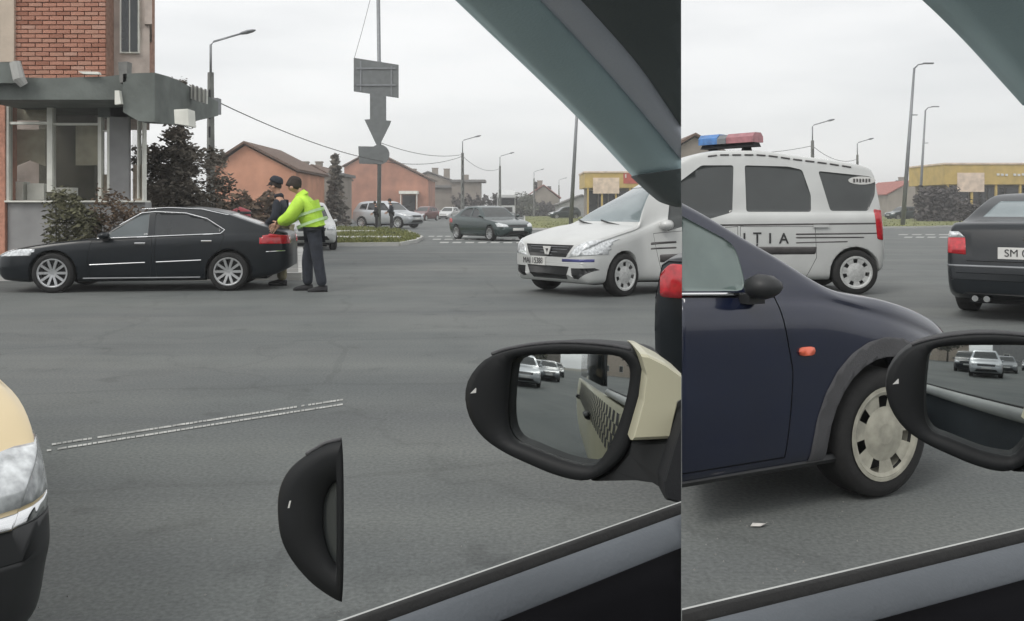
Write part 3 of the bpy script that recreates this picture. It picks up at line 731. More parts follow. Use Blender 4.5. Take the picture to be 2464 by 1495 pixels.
for (u0, u1, v0, v1) in ((26, 118, 300, 484), (26, 118, 241, 294), (131, 240, 302, 484), (131, 240, 241, 297), (248, 262, 284, 484), (318, 334, 284, 478), (337, 346, 284, 478)):
    bp('shop_pane', MB().box((bx(u0), SY, bz(v1)), (bx(u1), SY+.012, bz(v0))), 'glass_shop')
bp('column', MB().box((bx(268), SY-.1, 0), (bx(316), SY+.0, bz(232))), 'plaster_grey', bevel=.02)
bp('door_panel', MB().box((bx(249), SY+.02, bz(484)), (bx(262), SY+.06, bz(420))), 'plaster_tan'); bp('door_panel', MB().box((bx(319), SY+.02, bz(484)), (bx(346), SY+.06, bz(396))), 'plaster_tan')
bp('lintel', MB().box((bx(20), SY-.1, bz(284)), (bx(350), SY+.2, bz(240))) if False else MB().box((bx(241), SY-.1, bz(283)), (bx(352), SY+.3, bz(236))), 'fascia_dark')
tag(bb, 'brick corner building with dark canopy above its glazed shop front', 'building')

# ================================================================== HOUSES
def gable_house(name, label, apex, le, re, base_v, Y, dep, wall, roof, over=.25, chim=(), extra=None):
    """gable wall facing the road; outline given at distance Y, real depth dep behind it"""
    A, Lp, Rp = P(*apex, Y), P(*le, Y), P(*re, Y); r = empty(name, (A.x, Y, 0)); o0 = Vector(r.location)
    def put(nm, mb, m, par=None):
        o = mb.build(nm, m); o.data.transform(Matrix.Translation(-o0)); o.parent = par or r; return o
    wl = put('wall', MB().prism([(Lp.x+over, Y, 0), (Rp.x-over, Y, 0), (Rp.x-over, Y, Rp.z-.02), (A.x, Y, A.z-.12), (Lp.x+over, Y, Lp.z-.02)], (0, dep, 0)), wall)
    t = .16
    rf = put('roof', MB().prism([(Lp.x, Y-.35, Lp.z), (A.x, Y-.35, A.z), (A.x, Y-.35, A.z+t), (Lp.x-.05, Y-.35, Lp.z+t)], (0, dep+.6, 0)).prism([(A.x+.003, Y-.35, A.z), (Rp.x, Y-.35, Rp.z), (Rp.x+.05, Y-.35, Rp.z+t), (A.x+.003, Y-.35, A.z+t)], (0, dep+.6, 0)), roof)
    for (u, v, w, h) in chim:
        c = P(u, v, Y+dep*.5); put('chimney', MB().box((c.x-w/2, c.y-w/2, c.z-h-1.2), (c.x+w/2, c.y+w/2, c.z)).box((c.x-w/2-.06, c.y-w/2-.06, c.z), (c.x+w/2+.06, c.y+w/2+.06, c.z+.12)), 'plaster_dun', rf)
    if extra: extra(put, Y)
    tag(r, label, 'house'); return r
def win(put, Y, u0, u1, v0, v1, m='glass_dark'):
    a, b = P(u0, v1, Y), P(u1, v0, Y)
    f = put('window', MB().box((a.x-.06, Y-.06, a.z-.06), (b.x+.06, Y+.02, b.z+.06)), 'frame_white'); put('pane', MB().box((a.x, Y-.08, a.z), (b.x, Y-.05, b.z)), m, f)
gable_house('gabled_house', 'orange plastered gabled house beyond the dark conifer and the black sedan', (590, 346), (505, 402), (722, 414), 540, 60, 9, 'plaster_orange', 'roof_brown')
def gh(put, Y):
    a, b = P(758, 428, Y), P(832, 418, Y)
    put('flat_roof', MB().box((a.x, Y-1.2, b.z-.25), (b.x, Y+5, b.z)), 'roof_grey'); put('annex', MB().box((a.x+.2, Y-1, 0), (b.x-.2, Y+4, b.z-.25)), 'plaster_dun')
gable_house('low_house', 'low dun house with two chimneys behind the officers', (752, 400), (690, 428), (800, 428), 540, 78, 10, 'plaster_dun', 'roof_brown', chim=((735, 392, .55, .8), (768, 392, .55, .8)), extra=gh)
def oh(put, Y):
    a, b = P(962, 467, Y-1.5), P(1006, 460, Y-1.5)
    put('canopy', MB().box((a.x, Y-2.6, a.z), (b.x, Y-.1, b.z)), 'frame_white')
    for u in (964, 1003): c = P(u, 468, Y-2.4); put('canopy_post', MB().tube([(c.x, Y-2.4, 0), (c.x, Y-2.4, a.z)], .06, 8), 'frame_white')
    d0, d1 = P(968, 505, Y), P(1000, 470, Y); put('shop_window', MB().box((d0.x, Y-.06, .8), (d1.x, Y+.02, d1.z)), 'glass_dark')
gable_house('gabled_house', 'rust coloured gabled house behind the big direction sign, white canopy on its wall', (896, 363), (824, 402), (1034, 432), 540, 128, 12, 'plaster_rust', 'roof_brown', extra=oh)
def gh2(put, Y):
    a, b = P(1085, 446, Y), P(1168, 433, Y)
    put('flat_roof', MB().box((a.x, Y-1.4, b.z-.4), (b.x, Y+6, b.z)), 'roof_grey'); put('annex', MB().box((a.x+.2, Y-.9, 0), (b.x-.8, Y+5, b.z-.4)), 'plaster_dun')
    c = P(1118, 420, Y); put('chimney', MB().box((c.x-.6, Y+1, a.z), (c.x+.6, Y+2, c.z)), 'plaster_dun')
    a, b = P(1000, 452, Y), P(1140, 446, Y); put('eaves', MB().box((a.x, Y-.7, a.z), (b.x, Y+.1, b.z)), 'roof_grey')
gable_house('low_house', 'grey brown house with three chimneys and a flat roofed annex beside the concrete lamp post', (1030, 414), (965, 440), (1098, 438), 540, 152, 12, 'plaster_dun', 'roof_grey', chim=((995, 408, 1, .9), (1047, 406, 1, 1), (1075, 408, 1, 1)), extra=gh2)
gable_house('far_house', 'far house with a red roof behind the lamp posts', (1308, 446), (1272, 470), (1350, 478), 520, 175, 14, 'plaster_dun', 'roof_red', over=.4, chim=((1299, 436, 1.0, 2),))
gable_house('far_shed', 'dark roofed shed beyond the parked dark green car', (1400, 470), (1340, 494), (1450, 494), 520, 150, 12, 'plaster_grey', 'roof_grey', over=.3)
gable_house('far_house', 'far house with a red roof beyond the tail of the police van', (2192, 436), (2130, 470), (2240, 466), 520, 160, 14, 'plaster_dun', 'roof_red', over=.4, chim=((2170, 428, .9, 2),))
gable_house('tall_house', 'brown tiled house roof rising behind the blue end of the police light bar', (1672, 326), (1600, 368), (1748, 372), 540, 62, 9, 'plaster_dun', 'roof_brown')

# yellow shop halls
def yellow_hall(label, u0, u1, vt, vf, Y, panel, red, rot=0):
    r = empty('shop_hall', (P((u0+u1)/2, 505, Y).x, Y, 0)); o0 = Vector(r.location)
    def put(nm, mb, m, par=None):
        o = mb.build(nm, m); o.data.transform(Matrix.Translation(-o0)); o.parent = par or r; return o
    zt, zf = P(u0, vt, Y).z, P(u0, vf, Y).z; xa, xb = P(u0, 0, Y).x, P(u1, 0, Y).x
    put('fascia', MB().box((xa, Y, zf), (xb, Y+9, zt)), 'yellow_paint')
    put('fascia_cap', MB().box((xa-.1, Y-.12, zt), (xb+.1, Y+9.1, zt+.18)), 'banner_white')
    put('wall', MB().box((xa+.6, Y+4.6, 0), (xb-.4, Y+8.6, zf)), 'plaster_dun')
    pa, pb = P(panel[0], panel[3], Y), P(panel[1], panel[2], Y)
    put('banner', MB().box((pa.x, Y-.06, pa.z), (pb.x, Y+.02, pb.z)), 'banner_white')
    if red:
        ra, rb = P(red[0], red[3], Y), P(red[1], red[2], Y); bn = put('red_banner', MB().box((ra.x, Y-.07, ra.z), (rb.x, Y+.02, rb.z)), 'banner_red')
        wz = (rb.z-ra.z); n = 5
        for i in range(n):
            x = ra.x+(rb.x-ra.x)*(i+.25)/n; w = (rb.x-ra.x)/n*.16
            put('letter_stroke', MB().box((x, Y-.1, ra.z+wz*.55), (x+w, Y-.065, ra.z+wz*.9)), 'plate_white', bn)
    k = 0; x = xa+.3
    while x < xb-.2:
        put('post', MB().box((x, Y+.1, 0), (x+.22, Y+.32, zf)), 'yellow_paint'); x += (xb-xa-.7)/5
    n = 6
    for i in range(n):
        x = xa+.8+(xb-xa-1.6)*i/n; f = put('shop_window', MB().box((x+.1, Y+4.5, .3), (x+(xb-xa-1.6)/n-.1, Y+4.62, zf-.3)), 'glass_dark')
    tag(r, label, 'shop'); return r
yellow_hall('yellow fronted shop hall with a red banner behind the police van bonnet', 1407, 1590, 416, 452, 112, (1427, 1490, 428, 466), (1500, 1585, 417, 442))
yh2 = yellow_hall('long yellow fronted shop hall behind the boot of the black saloon', 2273, 2580, 396, 444, 100, (2303, 2368, 416, 462), None)
for i in range(8):
    if i in (3,): continue
    c = P(2398+i*10, 420+(i % 3)*.6, 100); o = MB().box((c.x, 99.9, c.z-.12), (c.x+.28, 99.99, c.z+.12)).build('letter_stroke', 'plate_white'); o.data.transform(Matrix.Translation(-Vector(yh2.location))); o.parent = yh2

# ================================================================== LAMP POSTS, SIGN, WIRES
def lamp_post_proto():
    r = empty('lamp_post')
    MB().tube([(0, 0, 0), (0, 0, 6.5)], [.19, .12], 4).build('concrete_pole', 'concrete_dark', r)
    s = MB()
    for i in range(7):
        z = 1.2+i*.7; s.box((-.03, -.16, z), (.03, .16, z+.42))
    s.build('pole_slots', 'trim_dark', r)
    MB().tube([(0, 0, 6.3), (0, 0, 7.55), (.12, 0, 7.68), (1.15, 0, 7.98)], [.05, .045, .04, .035], 8).build('arm', 'steel_grey', r, True)
    hd = MB(); ring = []
    for i, (t, w, h) in enumerate(((0, .03, .03), (.1, .08, .06), (.3, .13, .085), (.52, .1, .06), (.62, .02, .02))):
        for j in range(8): a = 2*math.pi*j/8; ring.append((1.1+t, w*math.cos(a), 7.98+t*.22+h*math.sin(a)))
    hd.add(ring, [(i*8+j, i*8+(j+1) % 8, (i+1)*8+(j+1) % 8, (i+1)*8+j) for i in range(4) for j in range(8)]+[tuple(range(8)), tuple(range(32, 40))])
    hd.build('lamp_head', 'steel_grey', r, True)
    MB().box((-.1, -.22, 4.9), (.34, .2, 5.5)).build('junction_box', 'steel_grey', r)
    return r
lp = lamp_post_proto()
posts = [(507, 34.8, 'concrete lamp post with a junction box rising beside the conifer'), (1113, 84, 'concrete lamp post in front of the grey brown house annex'),
         (1203, 109, 'concrete lamp post rising behind the white truck'), (1285, 153, 'concrete lamp post beside the far red roofed house'), (1345, 195, 'farthest concrete lamp post, beyond the far shed'),
         (1955, 69, 'concrete lamp post rising behind the roof of the police van, the taller of two'), (2063, 87, 'concrete lamp post rising behind the roof of the police van, the shorter of two')]
for i, (u, Y, lab) in enumerate(posts):
    o = lp if i == 0 else copy_tree(lp)
    o.location = (P(u, 0, Y).x, Y, 0); o.rotation_euler = (0, 0, R((0, 6, -4, 8, 0, 3, 10)[i])); tag(o, lab, 'lamp post', 'concrete lamp posts')
    if i:
        for c in list(o.children):
            if c.name.startswith('junction_box'): bpy.data.objects.remove(c)
def steel_pole(u, Y, lean, lab, h=12):
    r = empty('steel_lamp_post', (P(u, 0, Y).x, Y, 0)); dx = math.tan(R(lean))
    MB().tube([(0, 0, 0), (dx*h*.5, 0, h*.5), (dx*h, 0, h)], [.17, .13, .08], 10).build('pole', 'steel_grey', r, True)
    MB().tube([(dx*h, 0, h-.05), (dx*h+.3, 0, h+.25), (dx*h+.75, 0, h+.32)], [.06, .05, .045], 8).build('arm', 'steel_grey', r, True)
    MB().box((dx*h+.65, -.14, h+.3), (dx*h+1.45, .14, h+.4)).build('lamp_head', 'steel_grey', r, bevel=.03)
    MB().box((dx*h*.7, -.05, h*.7), (dx*h*.7+.5, .05, h*.7+.07)).build('bracket', 'steel_grey', r)
    tag(r, lab, 'lamp post', 'tall steel lamp posts')
steel_pole(1373, 69, 3.2, 'tall slanting steel lamp post on the verge beside the dark green car')
steel_pole(2172, 69, 4.2, 'tall slanting steel lamp post beyond the police van, the nearer of two')
steel_pole(2211, 98, 3.4, 'tall slanting steel lamp post beyond the police van, the farther of two')
def wire(label, a, b, sag, r=.025):
    a, b = Vector(a), Vector(b); n = 24; pts = [a.lerp(b, i/n)-Vector((0, 0, sag*4*(i/n)*(1-i/n))) for i in range(n+1)]
    o = MB().tube(pts, r, 5).build('cable', 'wire'); tag(o, label, 'cable')
wire('overhead cable sagging from the junction box post to the next lamp post', (P(507, 0, 34.8).x, 34.8, 5.5), (P(1113, 0, 84).x, 84, 6.2), 1.5, .022)
wire('overhead cable between the lamp posts beside the annex and the truck', (P(1113, 0, 84).x, 84, 6.2), (P(1203, 0, 109).x, 109, 6.2), .7, .02)
wire('overhead cable stretched behind the roof of the police van', (P(1955, 0, 69).x, 69, 6.1), (P(2063, 0, 87).x, 87, 6.1), .6, .02)
wire('overhead cable from the slanting steel post to the post behind the police light bar', (P(1373, 0, 69).x+.45, 69, 8.6), (P(1955, 0, 69).x, 69, 6.1), 1.6, .02)

SYo = 58.0
def sign(add):
    def pr(pts, Y=SYo, t=.08): return MB().prism([P(u, v, Y) for u, v in pts], (0, t, 0))
    b = P(911, 505, SYo)
    add('pole', MB().tube([(b.x, SYo+.14, 0), (b.x+.05, SYo+.14, 8), P(909, -90, SYo+.14)], [.13, .12, .12], 12), 'steel_grey', True)
    add('board', pr([(851, 139), (851, 220), (959, 236), (959, 156)]), 'sign_back', bevel=.01)
    add('arrow', pr([(890, 226), (929, 231), (929, 290), (941, 291), (938, 300), (913, 350), (906, 350), (877, 288), (890, 287)], SYo-.02), 'sign_back')
    add('small_board', pr([(862, 352), (912, 353), (912, 396), (864, 394)], SYo-.02), 'sign_back', bevel=.01)
    c = P(913, 372, SYo-.1); r_ = 24/F*SYo
    add('disc', MB().prism([(c.x+r_*math.cos(2*math.pi*i/32), SYo-.1, c.z+r_*math.sin(2*math.pi*i/32)) for i in range(32)], (0, .05, 0)), 'sign_back')
    for du in (868, 942):
        a = P(du, 141+(du-851)*.157, SYo); b_ = P(du, 220+(du-851)*.148, SYo); add('stiffening_rail', MB().box((a.x-.05, SYo-.05, b_.z+.08), (a.x+.05, SYo+.002, a.z-.1)), 'steel_grey')
    for v in (165, 205): q = P(905, v, SYo); add('cross_rail', MB().box((q.x-1.25, SYo-.08, q.z-.05), (q.x+1.25, SYo-.052, q.z+.05)), 'steel_grey')
    for v in (150, 220, 300, 365): q = P(911, v, SYo); add('clamp', MB().box((q.x-.2, SYo+.085, q.z-.04), (q.x+.2, SYo+.3, q.z+.04)), 'steel_grey')
    add('base_plate', MB().box((b.x-.3, SYo-.15, .1), (b.x+.3, SYo+.45, .16)), 'concrete')
sg = wroot('road_sign', (P(911, 505, SYo).x, SYo, 0), sign); tag(sg, 'tall pole with grey backs of a board, down arrow, disc and small panel', 'road sign')
wire('overhead cable from the sign pole to the lamp post beside the annex', P(911, 342, SYo+.14), (P(1113, 0, 84).x, 84, 6.35), .45, .022)
wire('slanting stay wire from the top of the sign pole to its board', P(893, -10, SYo+.1), P(852, 142, SYo+.04), .1, .015)

# ================================================================== VEGETATION
def foliage(name, pts, size, m, parent=None, flat=.0):
    mb = MB(); V = mb.v; Fs = mb.f
    for p in pts:
        s = size*random.uniform(.5, 1.3); a = random.uniform(0, 6.28); b = random.uniform(-1.2, 1.2)
        t = Vector((math.cos(a), math.sin(a), math.sin(b)*.7)).normalized(); n_ = t.cross(Vector((random.uniform(-1, 1), random.uniform(-1, 1), random.uniform(-.3, 1)))).normalized()
        o = len(V); V += [tuple(p-t*s), tuple(p+n_*s*.45), tuple(p+t*s), tuple(p-n_*s*.45)]; Fs.append((o, o+1, o+2, o+3))
    return mb.build(name, m, parent)
def tree_thing(name, label, cat, loc, trunk_h, tr, pts, size, m, limbs=6, group=None, reach=.35):
    r = empty(name, loc); mb = MB().tube([(0, 0, -.05), (tr*.4, 0, trunk_h*.5), (0, tr*.3, trunk_h)], [tr, tr*.75, tr*.25], 10)
    for i in range(limbs):
        a = random.uniform(0, 6.28); z = trunk_h*random.uniform(.4, .9); l = trunk_h*reach
        mb.tube([(0, 0, z), (math.cos(a)*l*.5, math.sin(a)*l*.5, z+l*.35), (math.cos(a)*l, math.sin(a)*l, z+l*.6)], [tr*.35, tr*.2, tr*.08], 6)
    mb.build('trunk', 'bark', r, True); foliage('crown', pts, size, m, r); tag(r, label, cat, group); return r
def conifer_pts(h, rad, n, z0=.5):
    pts = []; tiers = int(h*2.6)
    for t in range(tiers):
        f = t/tiers; z = z0+(h-z0)*f; rr = rad*(1-f)**.85+.06; nb = max(5, int(11*(1-f)+4))
        for b in range(nb):
            a = random.uniform(0, 6.28); lb = rr*random.uniform(.65, 1.12)
            for k in range(max(2, int(n/(tiers*nb)))):
                g_ = random.random()**.6; q = Vector((math.cos(a)*lb*g_, math.sin(a)*lb*g_, z-.25*g_*lb+random.gauss(0, .07)))
                pts.append(q+Vector((random.gauss(0, .07), random.gauss(0, .07), 0)))
    return pts
def clump_pts(cx, n, spread):
    pts = []
    for c, r_ in cx:
        for _ in range(int(n*r_*r_)):
            d = Vector((random.gauss(0, 1), random.gauss(0, 1), random.gauss(0, 1))).normalized(); pts.append(c+Vector((d.x, d.y, d.z*.85))*r_*random.random()**.35)
    return pts
cY = 20.5; cx_ = P(432, 0, cY).x
tree_thing('conifer_tree', 'dark grown-out conifer standing between the brick building and the lamp post', 'tree', (cx_, cY, 0), 3.9, .16,
    conifer_pts(4.4, .7, 8000)+conifer_pts(3.0, 1.1, 8000, .2)+clump_pts([(Vector((random.uniform(-.85, .95), random.uniform(-.3, .5), random.uniform(.3, 2.5))), random.uniform(.28, .46)) for _ in range(40)], 1700, 1), .06, 'leaf_conifer', 6, reach=.12)
tree_thing('conifer_tree', 'conifer leaning its branches in front of the rust coloured house gable', 'tree', (P(806, 0, 70).x, 70, 0), 5.2, .18, conifer_pts(5.7, 1.15, 2600), .22, 'leaf_conifer', 5, reach=.1)
def hedge(name, label, u0, u1, vt, Y, dep, m, n, size, cat='hedge', base=0):
    a, b = P(u0, vt, Y), P(u1, vt, Y); r = empty(name, ((a.x+b.x)/2, Y, base)); pts = []
    W_ = b.x-a.x; H = a.z-base
    for _ in range(n):
        x = random.uniform(-W_/2, W_/2); z = H*random.random()**.8; k = .86+.14*math.sin(x*5+z*2)
        pts.append(Vector((x, random.uniform(-dep/2, dep/2), z*k+random.gauss(0, .05)*H)))
    foliage('leaves', pts, size, m, r)
    st = MB()
    for i in range(max(4, int(W_/.35))):
        x = -W_/2+W_*(i+.5)/max(4, int(W_/.35)); st.tube([(x, 0, 0), (x+random.uniform(-.1, .1), random.uniform(-.1, .1), H*.8)], [.02, .008], 5)
    st.build('stems', 'bark', r); tag(r, label, cat); return r
hedge('shrub', 'olive leafed shrub in front of the shop sill, behind the sedan bonnet', 122, 232, 464, 15.9, .7, 'leaf_olive', 3000, .05, 'shrub', .12)
hedge('shrub', 'thin dry shrub below the glazed corner, above the sedan roof', 232, 352, 462, 16.2, .6, 'leaf_dry', 2000, .045, 'shrub', .12)
hedge('shrub', 'bare brown twiggy shrub beside the conifer, above the sedan roof', 345, 530, 420, 21.5, .8, 'leaf_dry', 2600, .06, 'shrub', .12)
hedge('hedge', 'dry brown hedge in front of the orange house', 520, 690, 462, 40, 1.2, 'leaf_dry', 2200, .17)
hedge('hedge', 'dark hedge left of the white truck', 1088, 1200, 468, 136, 2, 'leaf_dark', 1800, .3)
hedge('hedge', 'dark shrubby hedge on the verge behind the police van tail', 2212, 2296, 452, 92, 3, 'leaf_dark', 2600, .28)
hedge('hedge', 'low dark planting in front of the yellow hall, by the black saloon', 2316, 2350, 482, 84, 2, 'leaf_dark', 800, .24)
hedge('hedge', 'low dark hedge under the far red roofed house', 1262, 1335, 486, 168, 3, 'leaf_dark', 1200, .4)
def round_tree(label, u, vt, Y, rad, m, h0):
    x = P(u, 0, Y).x; top = P(u, vt, Y).z
    cs = [(Vector((random.uniform(-rad, rad)*.6, random.uniform(-rad, rad)*.6, top-rad*random.uniform(.7, 1.5))), rad*random.uniform(.4, .62)) for _ in range(9)]
    tree_thing('broadleaf_tree', label, 'tree', (x, Y, 0), top-rad, rad*.09, clump_pts(cs, 260/ (rad*rad)*3, rad), rad*.1, m, 7, 'far trees behind the road')
round_tree('grey green round tree beyond the white truck', 1252, 444, 160, 3.2, 'leaf_grey', 3)
round_tree('dark far tree left of the grey green one', 1212, 452, 190, 2.6, 'leaf_dark', 3)
round_tree('thin dark tree in front of the far shed', 1440, 466, 130, 1.6, 'leaf_dark', 2)
round_tree('dark tree above the hedge behind the police van tail', 2262, 438, 96, 1.9, 'leaf_dark', 2)
for u, vt, Y, lab in ((1290, 436, 182, 'slim far cypress beside the red roofed house, nearer of two'), (1322, 446, 190, 'slim far cypress behind the red roofed house, farther of two'), (2158, 432, 168, 'slim far cypress beyond the police van tail')):
    h = P(u, vt, Y).z; tree_thing('cypress_tree', lab, 'tree', (P(u, 0, Y).x, Y, 0), h*.8, .2, conifer_pts(h, .7, 500), .35, 'leaf_dark', 2, reach=.06, group='far trees behind the road')

# ================================================================== VEHICLES
def place_by(spec, local, world, rz):
    """root position so that the local point (x from the front, y, z) lands on the world ground point"""
    p = Vector((local[0]-spec['L']/2, local[1], 0)); p.rotate(Matrix.Rotation(rz, 3, 'Z')); return (world[0]-p.x, world[1]-p.y, 0)
def handles(root, spec, pts, m, sides=(-1, 1), deform=None, w=.16, h=.03):
    for x, z in pts:
        for sd in sides:
            y = sd*spec['hw']; part_on(root, 'door_handle', MB().box((x, y-sd*.005, z-h/2), (x+w, y+sd*.025, z+h/2)), m, spec, deform, bevel=.008 if not deform else 0)

# ---- black sedan in profile
sp = dict(L=4.32, hw=.86, lean=.46, crown=.03, ns=90, nh=5,
    top=[(0,.5),(.04,.57),(.3,.66),(.8,.75),(1.3,.81),(1.47,.84),(1.8,1.05),(2.13,1.235),(2.45,1.295),(2.8,1.30),(3.2,1.25),(3.6,1.125),(3.9,1.02),(4.15,.955),(4.28,.91),(4.32,.78)],
    belt=[(0,.52),(.4,.68),(1.4,.79),(2.5,.845),(3.4,.89),(4.3,.88)], bot=[(0,.3),(.15,.19),(.6,.16),(3.6,.17),(4.1,.24),(4.32,.34)],
    plan=[(0,.7),(.08,.82),(.3,.94),(.8,1),(3.4,1),(3.95,.95),(4.2,.88),(4.32,.78)],
    doors=[[(1.38,.22),(2.27,.22),(2.31,.6),(2.29,.83),(1.42,.78),(1.36,.5)], [(2.29,.22),(3.0,.22),(3.28,.55),(3.36,.87),(2.31,.835),(2.33,.6)]],
    windows=[dict(poly=[(1.56,.83),(2.23,.855),(2.22,1.2),(2.1,1.18)], m='glass_mid'), [(2.32,.86),(3.3,.9),(3.32,.95),(3.05,1.1),(2.75,1.185),(2.31,1.205)]],
    side_bits=[('tail_light','lamp_red',.004,[(3.95,.74),(4.27,.72),(4.29,.84),(4.02,.88)])],
    front_bits=[('windscreen','glass_tint',-.006,1.45,2.2,[(-.66,.87),(.66,.87),(.5,1.22),(-.5,1.22)]),
        ('headlight','lamp_clear',.005,0,.6,[(-.84,.56),(-.5,.53),(-.5,.6),(-.7,.66),(-.84,.66)]), ('headlight','lamp_clear',.005,0,.6,[(.84,.56),(.5,.53),(.5,.6),(.7,.66),(.84,.66)]), ('grille','plastic_black',-.006,0,.3,[(-.45,.45),(.45,.45),(.45,.56),(-.45,.56)])],
    rear_bits=[('rear_window','glass_dark',-.006,2.9,3.95,[(-.58,1.03),(.58,1.03),(.48,1.2),(-.48,1.2)]), ('tail_light','lamp_red',.005,3.9,4.32,[(-.83,.72),(-.45,.72),(-.47,.84),(-.83,.86)]), ('tail_light','lamp_red',.005,3.9,4.32,[(.83,.72),(.45,.72),(.47,.84),(.83,.86)])],
    wheels=[(.87,.3,.3),(3.42,.3,.3)], wheel='alloy', wr=.03, bonnet=[(.12,-.6),(1.36,-.7),(1.36,.7),(.12,.6)], bonnet_x=1.42)
rz = R(8)
loc = place_by(sp, (.87, -.86), G(125, 706), rz)
sed = vehicle('sedan', sp, 'paint_black', loc, rz); tag(sed, 'black sedan in profile with ten spoke alloy wheels, stopped by the kerb', 'car')
wing_mirror(sed, sp, 1.62, .86, 'paint_black')
handles(sed, sp, [(2.05, .74), (3.02, .77)], 'chrome')
def on_side(sp, pts, y=None, r=.008): return MB().tube([(x, -(y or sp['hw'])-.002, z) for x, z in pts], r, 6)
def surf_y(sp, x, z):
    top, belt, bot, plan = (pchip(sp[k]) for k in ('top', 'belt', 'bot', 'plan')); w = sp['hw']*plan(x); bl = min(belt(x), top(x)-.02)
    if z <= bl:
        zb = bot(x); zz = zb+(bl-zb)*sp.get('zw', .5)
        f = pchip([(zb, .86*w), (zb+.05, .955*w), (zb+.16, .985*w), (max(zz, zb+.17), w), (bl-.12 if bl-.12 > zz+.01 else zz+.01, .992*w), (bl-.045 if bl-.045 > zz+.02 else zz+.02, .975*w), (bl if bl > zz+.03 else zz+.03, .95*w)]); return f(z)
    return w*.95-sp.get('lean', .42)*(z-bl)+.006
def trim(root, sp, pts, nm='chrome_trim', m='chrome', r=.008, sides=(-1, 1)):
    for sd in sides:
        q = []
        for (x0, z0), (x1, z1) in zip(pts, pts[1:]):
            for i in range(6): t = i/6; q.append((x0+(x1-x0)*t, z0+(z1-z0)*t))
        q.append(pts[-1]); part_on(root, nm, MB().tube([(x, sd*(surf_y(sp, x, z)+.002), z) for x, z in q], r, 6), m, sp)
trim(sed, sp, [(1.5, .815), (2.24, .842), (3.3, .885), (3.36, .94), (3.08, 1.115), (2.76, 1.2), (2.3, 1.222), (2.1, 1.2), (1.8, 1.02)], r=.007)
trim(sed, sp, [(1.4, .42), (2.2, .45)], 'side_moulding', r=.009); trim(sed, sp, [(2.36, .455), (3.02, .48)], 'side_moulding', r=.009)
trim(sed, sp, [(3.98, .6), (4.26, .61)], 'bumper_trim', r=.008); trim(sed, sp, [(1.3, .215), (3.0, .215)], 'sill_trim', r=.012, m='steel_grey')
trim(sed, sp, [(2.1, 1.262), (2.5, 1.285), (3.0, 1.26), (3.4, 1.17)], 'roof_trim', r=.006)

# ---- pale beige car nosing in at the edge
sp = small_car_spec('hatch'); sp.update(ns=70, top=[(0,.46),(.04,.56),(.12,.62),(.4,.76),(.9,.9),(1.12,.95),(1.5,1.2),(1.85,1.41),(2.3,1.47),(3.0,1.45),(3.5,1.36),(3.8,1.02),(3.92,.9),(3.95,.75)], plan=[(0,.8),(.05,.88),(.15,.95),(.4,1),(3.2,1),(3.7,.94),(3.87,.87),(3.95,.78)])
sp['front_bits'] = [('windscreen','glass_tint',-.006,1.12,1.95,[(-.66,.99),(.66,.99),(.52,1.37),(-.52,1.37)]),
    ('headlight','lamp_clear',.006,0,.6,[(-.86,.50),(-.4,.48),(-.4,.58),(-.7,.62),(-.86,.62)]), ('headlight','lamp_clear',.006,0,.6,[(.86,.5),(.4,.48),(.4,.58),(.7,.62),(.86,.62)]),
    ('headlight_strip','chrome',.004,0,.6,[(-.86,.455),(-.4,.44),(-.4,.47),(-.86,.49)]), ('headlight_strip','chrome',.004,0,.6,[(.86,.455),(.4,.44),(.4,.47),(.86,.49)]),
    ('bumper','plastic_black',.004,0,.45,[(-.9,.02),(.9,.02),(.9,.445),(-.9,.445)])]
sp['side_bits'] = [('bumper_corner','plastic_black',.004,[(0,.1),(.42,.1),(.42,.45),(0,.45)]), ('fog_light','lamp_clear',.004,[(.12,.29),(.2,.28),(.2,.36),(.12,.36)])]
sp['bot'] = [(0,.2),(.15,.13),(.6,.13),(3.4,.2),(3.8,.26),(3.95,.36)]
rz = R(141); loc = place_by(sp, (.1, -.84), (P(172, 0, 2.5).x, 2.5), rz)
bc = vehicle('hatchback', sp, 'paint_beige', loc, rz); tag(bc, 'pale beige car with a black bumper nosing in from the side, headlight first', 'car')

# ---- traffic around the junction
def simple(kind, paint, nm, lab, u, v, rz, s=1.0, ns=40, nh=3, **k):
    sp = small_car_spec(kind); sp.update(ns=ns, nh=nh); sp.update(k); gp = G(u, v)
    o = vehicle(nm, sp, paint, (gp.x, gp.y, 0), rz); o.scale = (s, s, s); wing_mirror(o, sp, 1.45, 1.0, paint); tag(o, lab, 'car'); return o
simple('suv', 'paint_silver', 'suv', 'silver estate car beside two people at the grass island', 934, 549, R(180-28), 1.12)
simple('hatch', 'paint_red', 'hatchback', 'dark red hatchback queueing behind the silver estate car', 1022, 531, R(68), 1.12)
simple('hatch', 'paint_white', 'hatchback', 'white hatchback in the queue between the red one and the dark green saloon', 1080, 528, R(74), 1.1)
simple('hatch', 'paint_grey', 'hatchback', 'grey hatchback mostly hidden by the dark green saloon', 1124, 527, R(74), 1.15)
simple('sedan', 'paint_green', 'sedan', 'dark green saloon turning over the zebra crossing', 1178, 577, R(180-57), 1.0, 60)
simple('hatch', 'paint_white', 'hatchback', 'small white car on the far road beyond the grass verge', 1276, 516.5, R(5), 1.0, 26)
simple('suv', 'paint_silver', 'suv', 'small silver car on the far road beside the white one', 1304, 515.5, R(8), 1.0, 26)
simple('suv', 'paint_green', 'suv', 'dark green car parked on the verge by the slanting steel post', 1358, 527, R(12), 1.0, 34)
simple('suv', 'paint_white', 'suv', 'white car facing the road behind the officers', 736, 598, R(108), .9)
simple('suv', 'paint_green', 'suv', 'dark green car parked beyond the police van tail', 2172, 529, R(14), 1.0, 34)
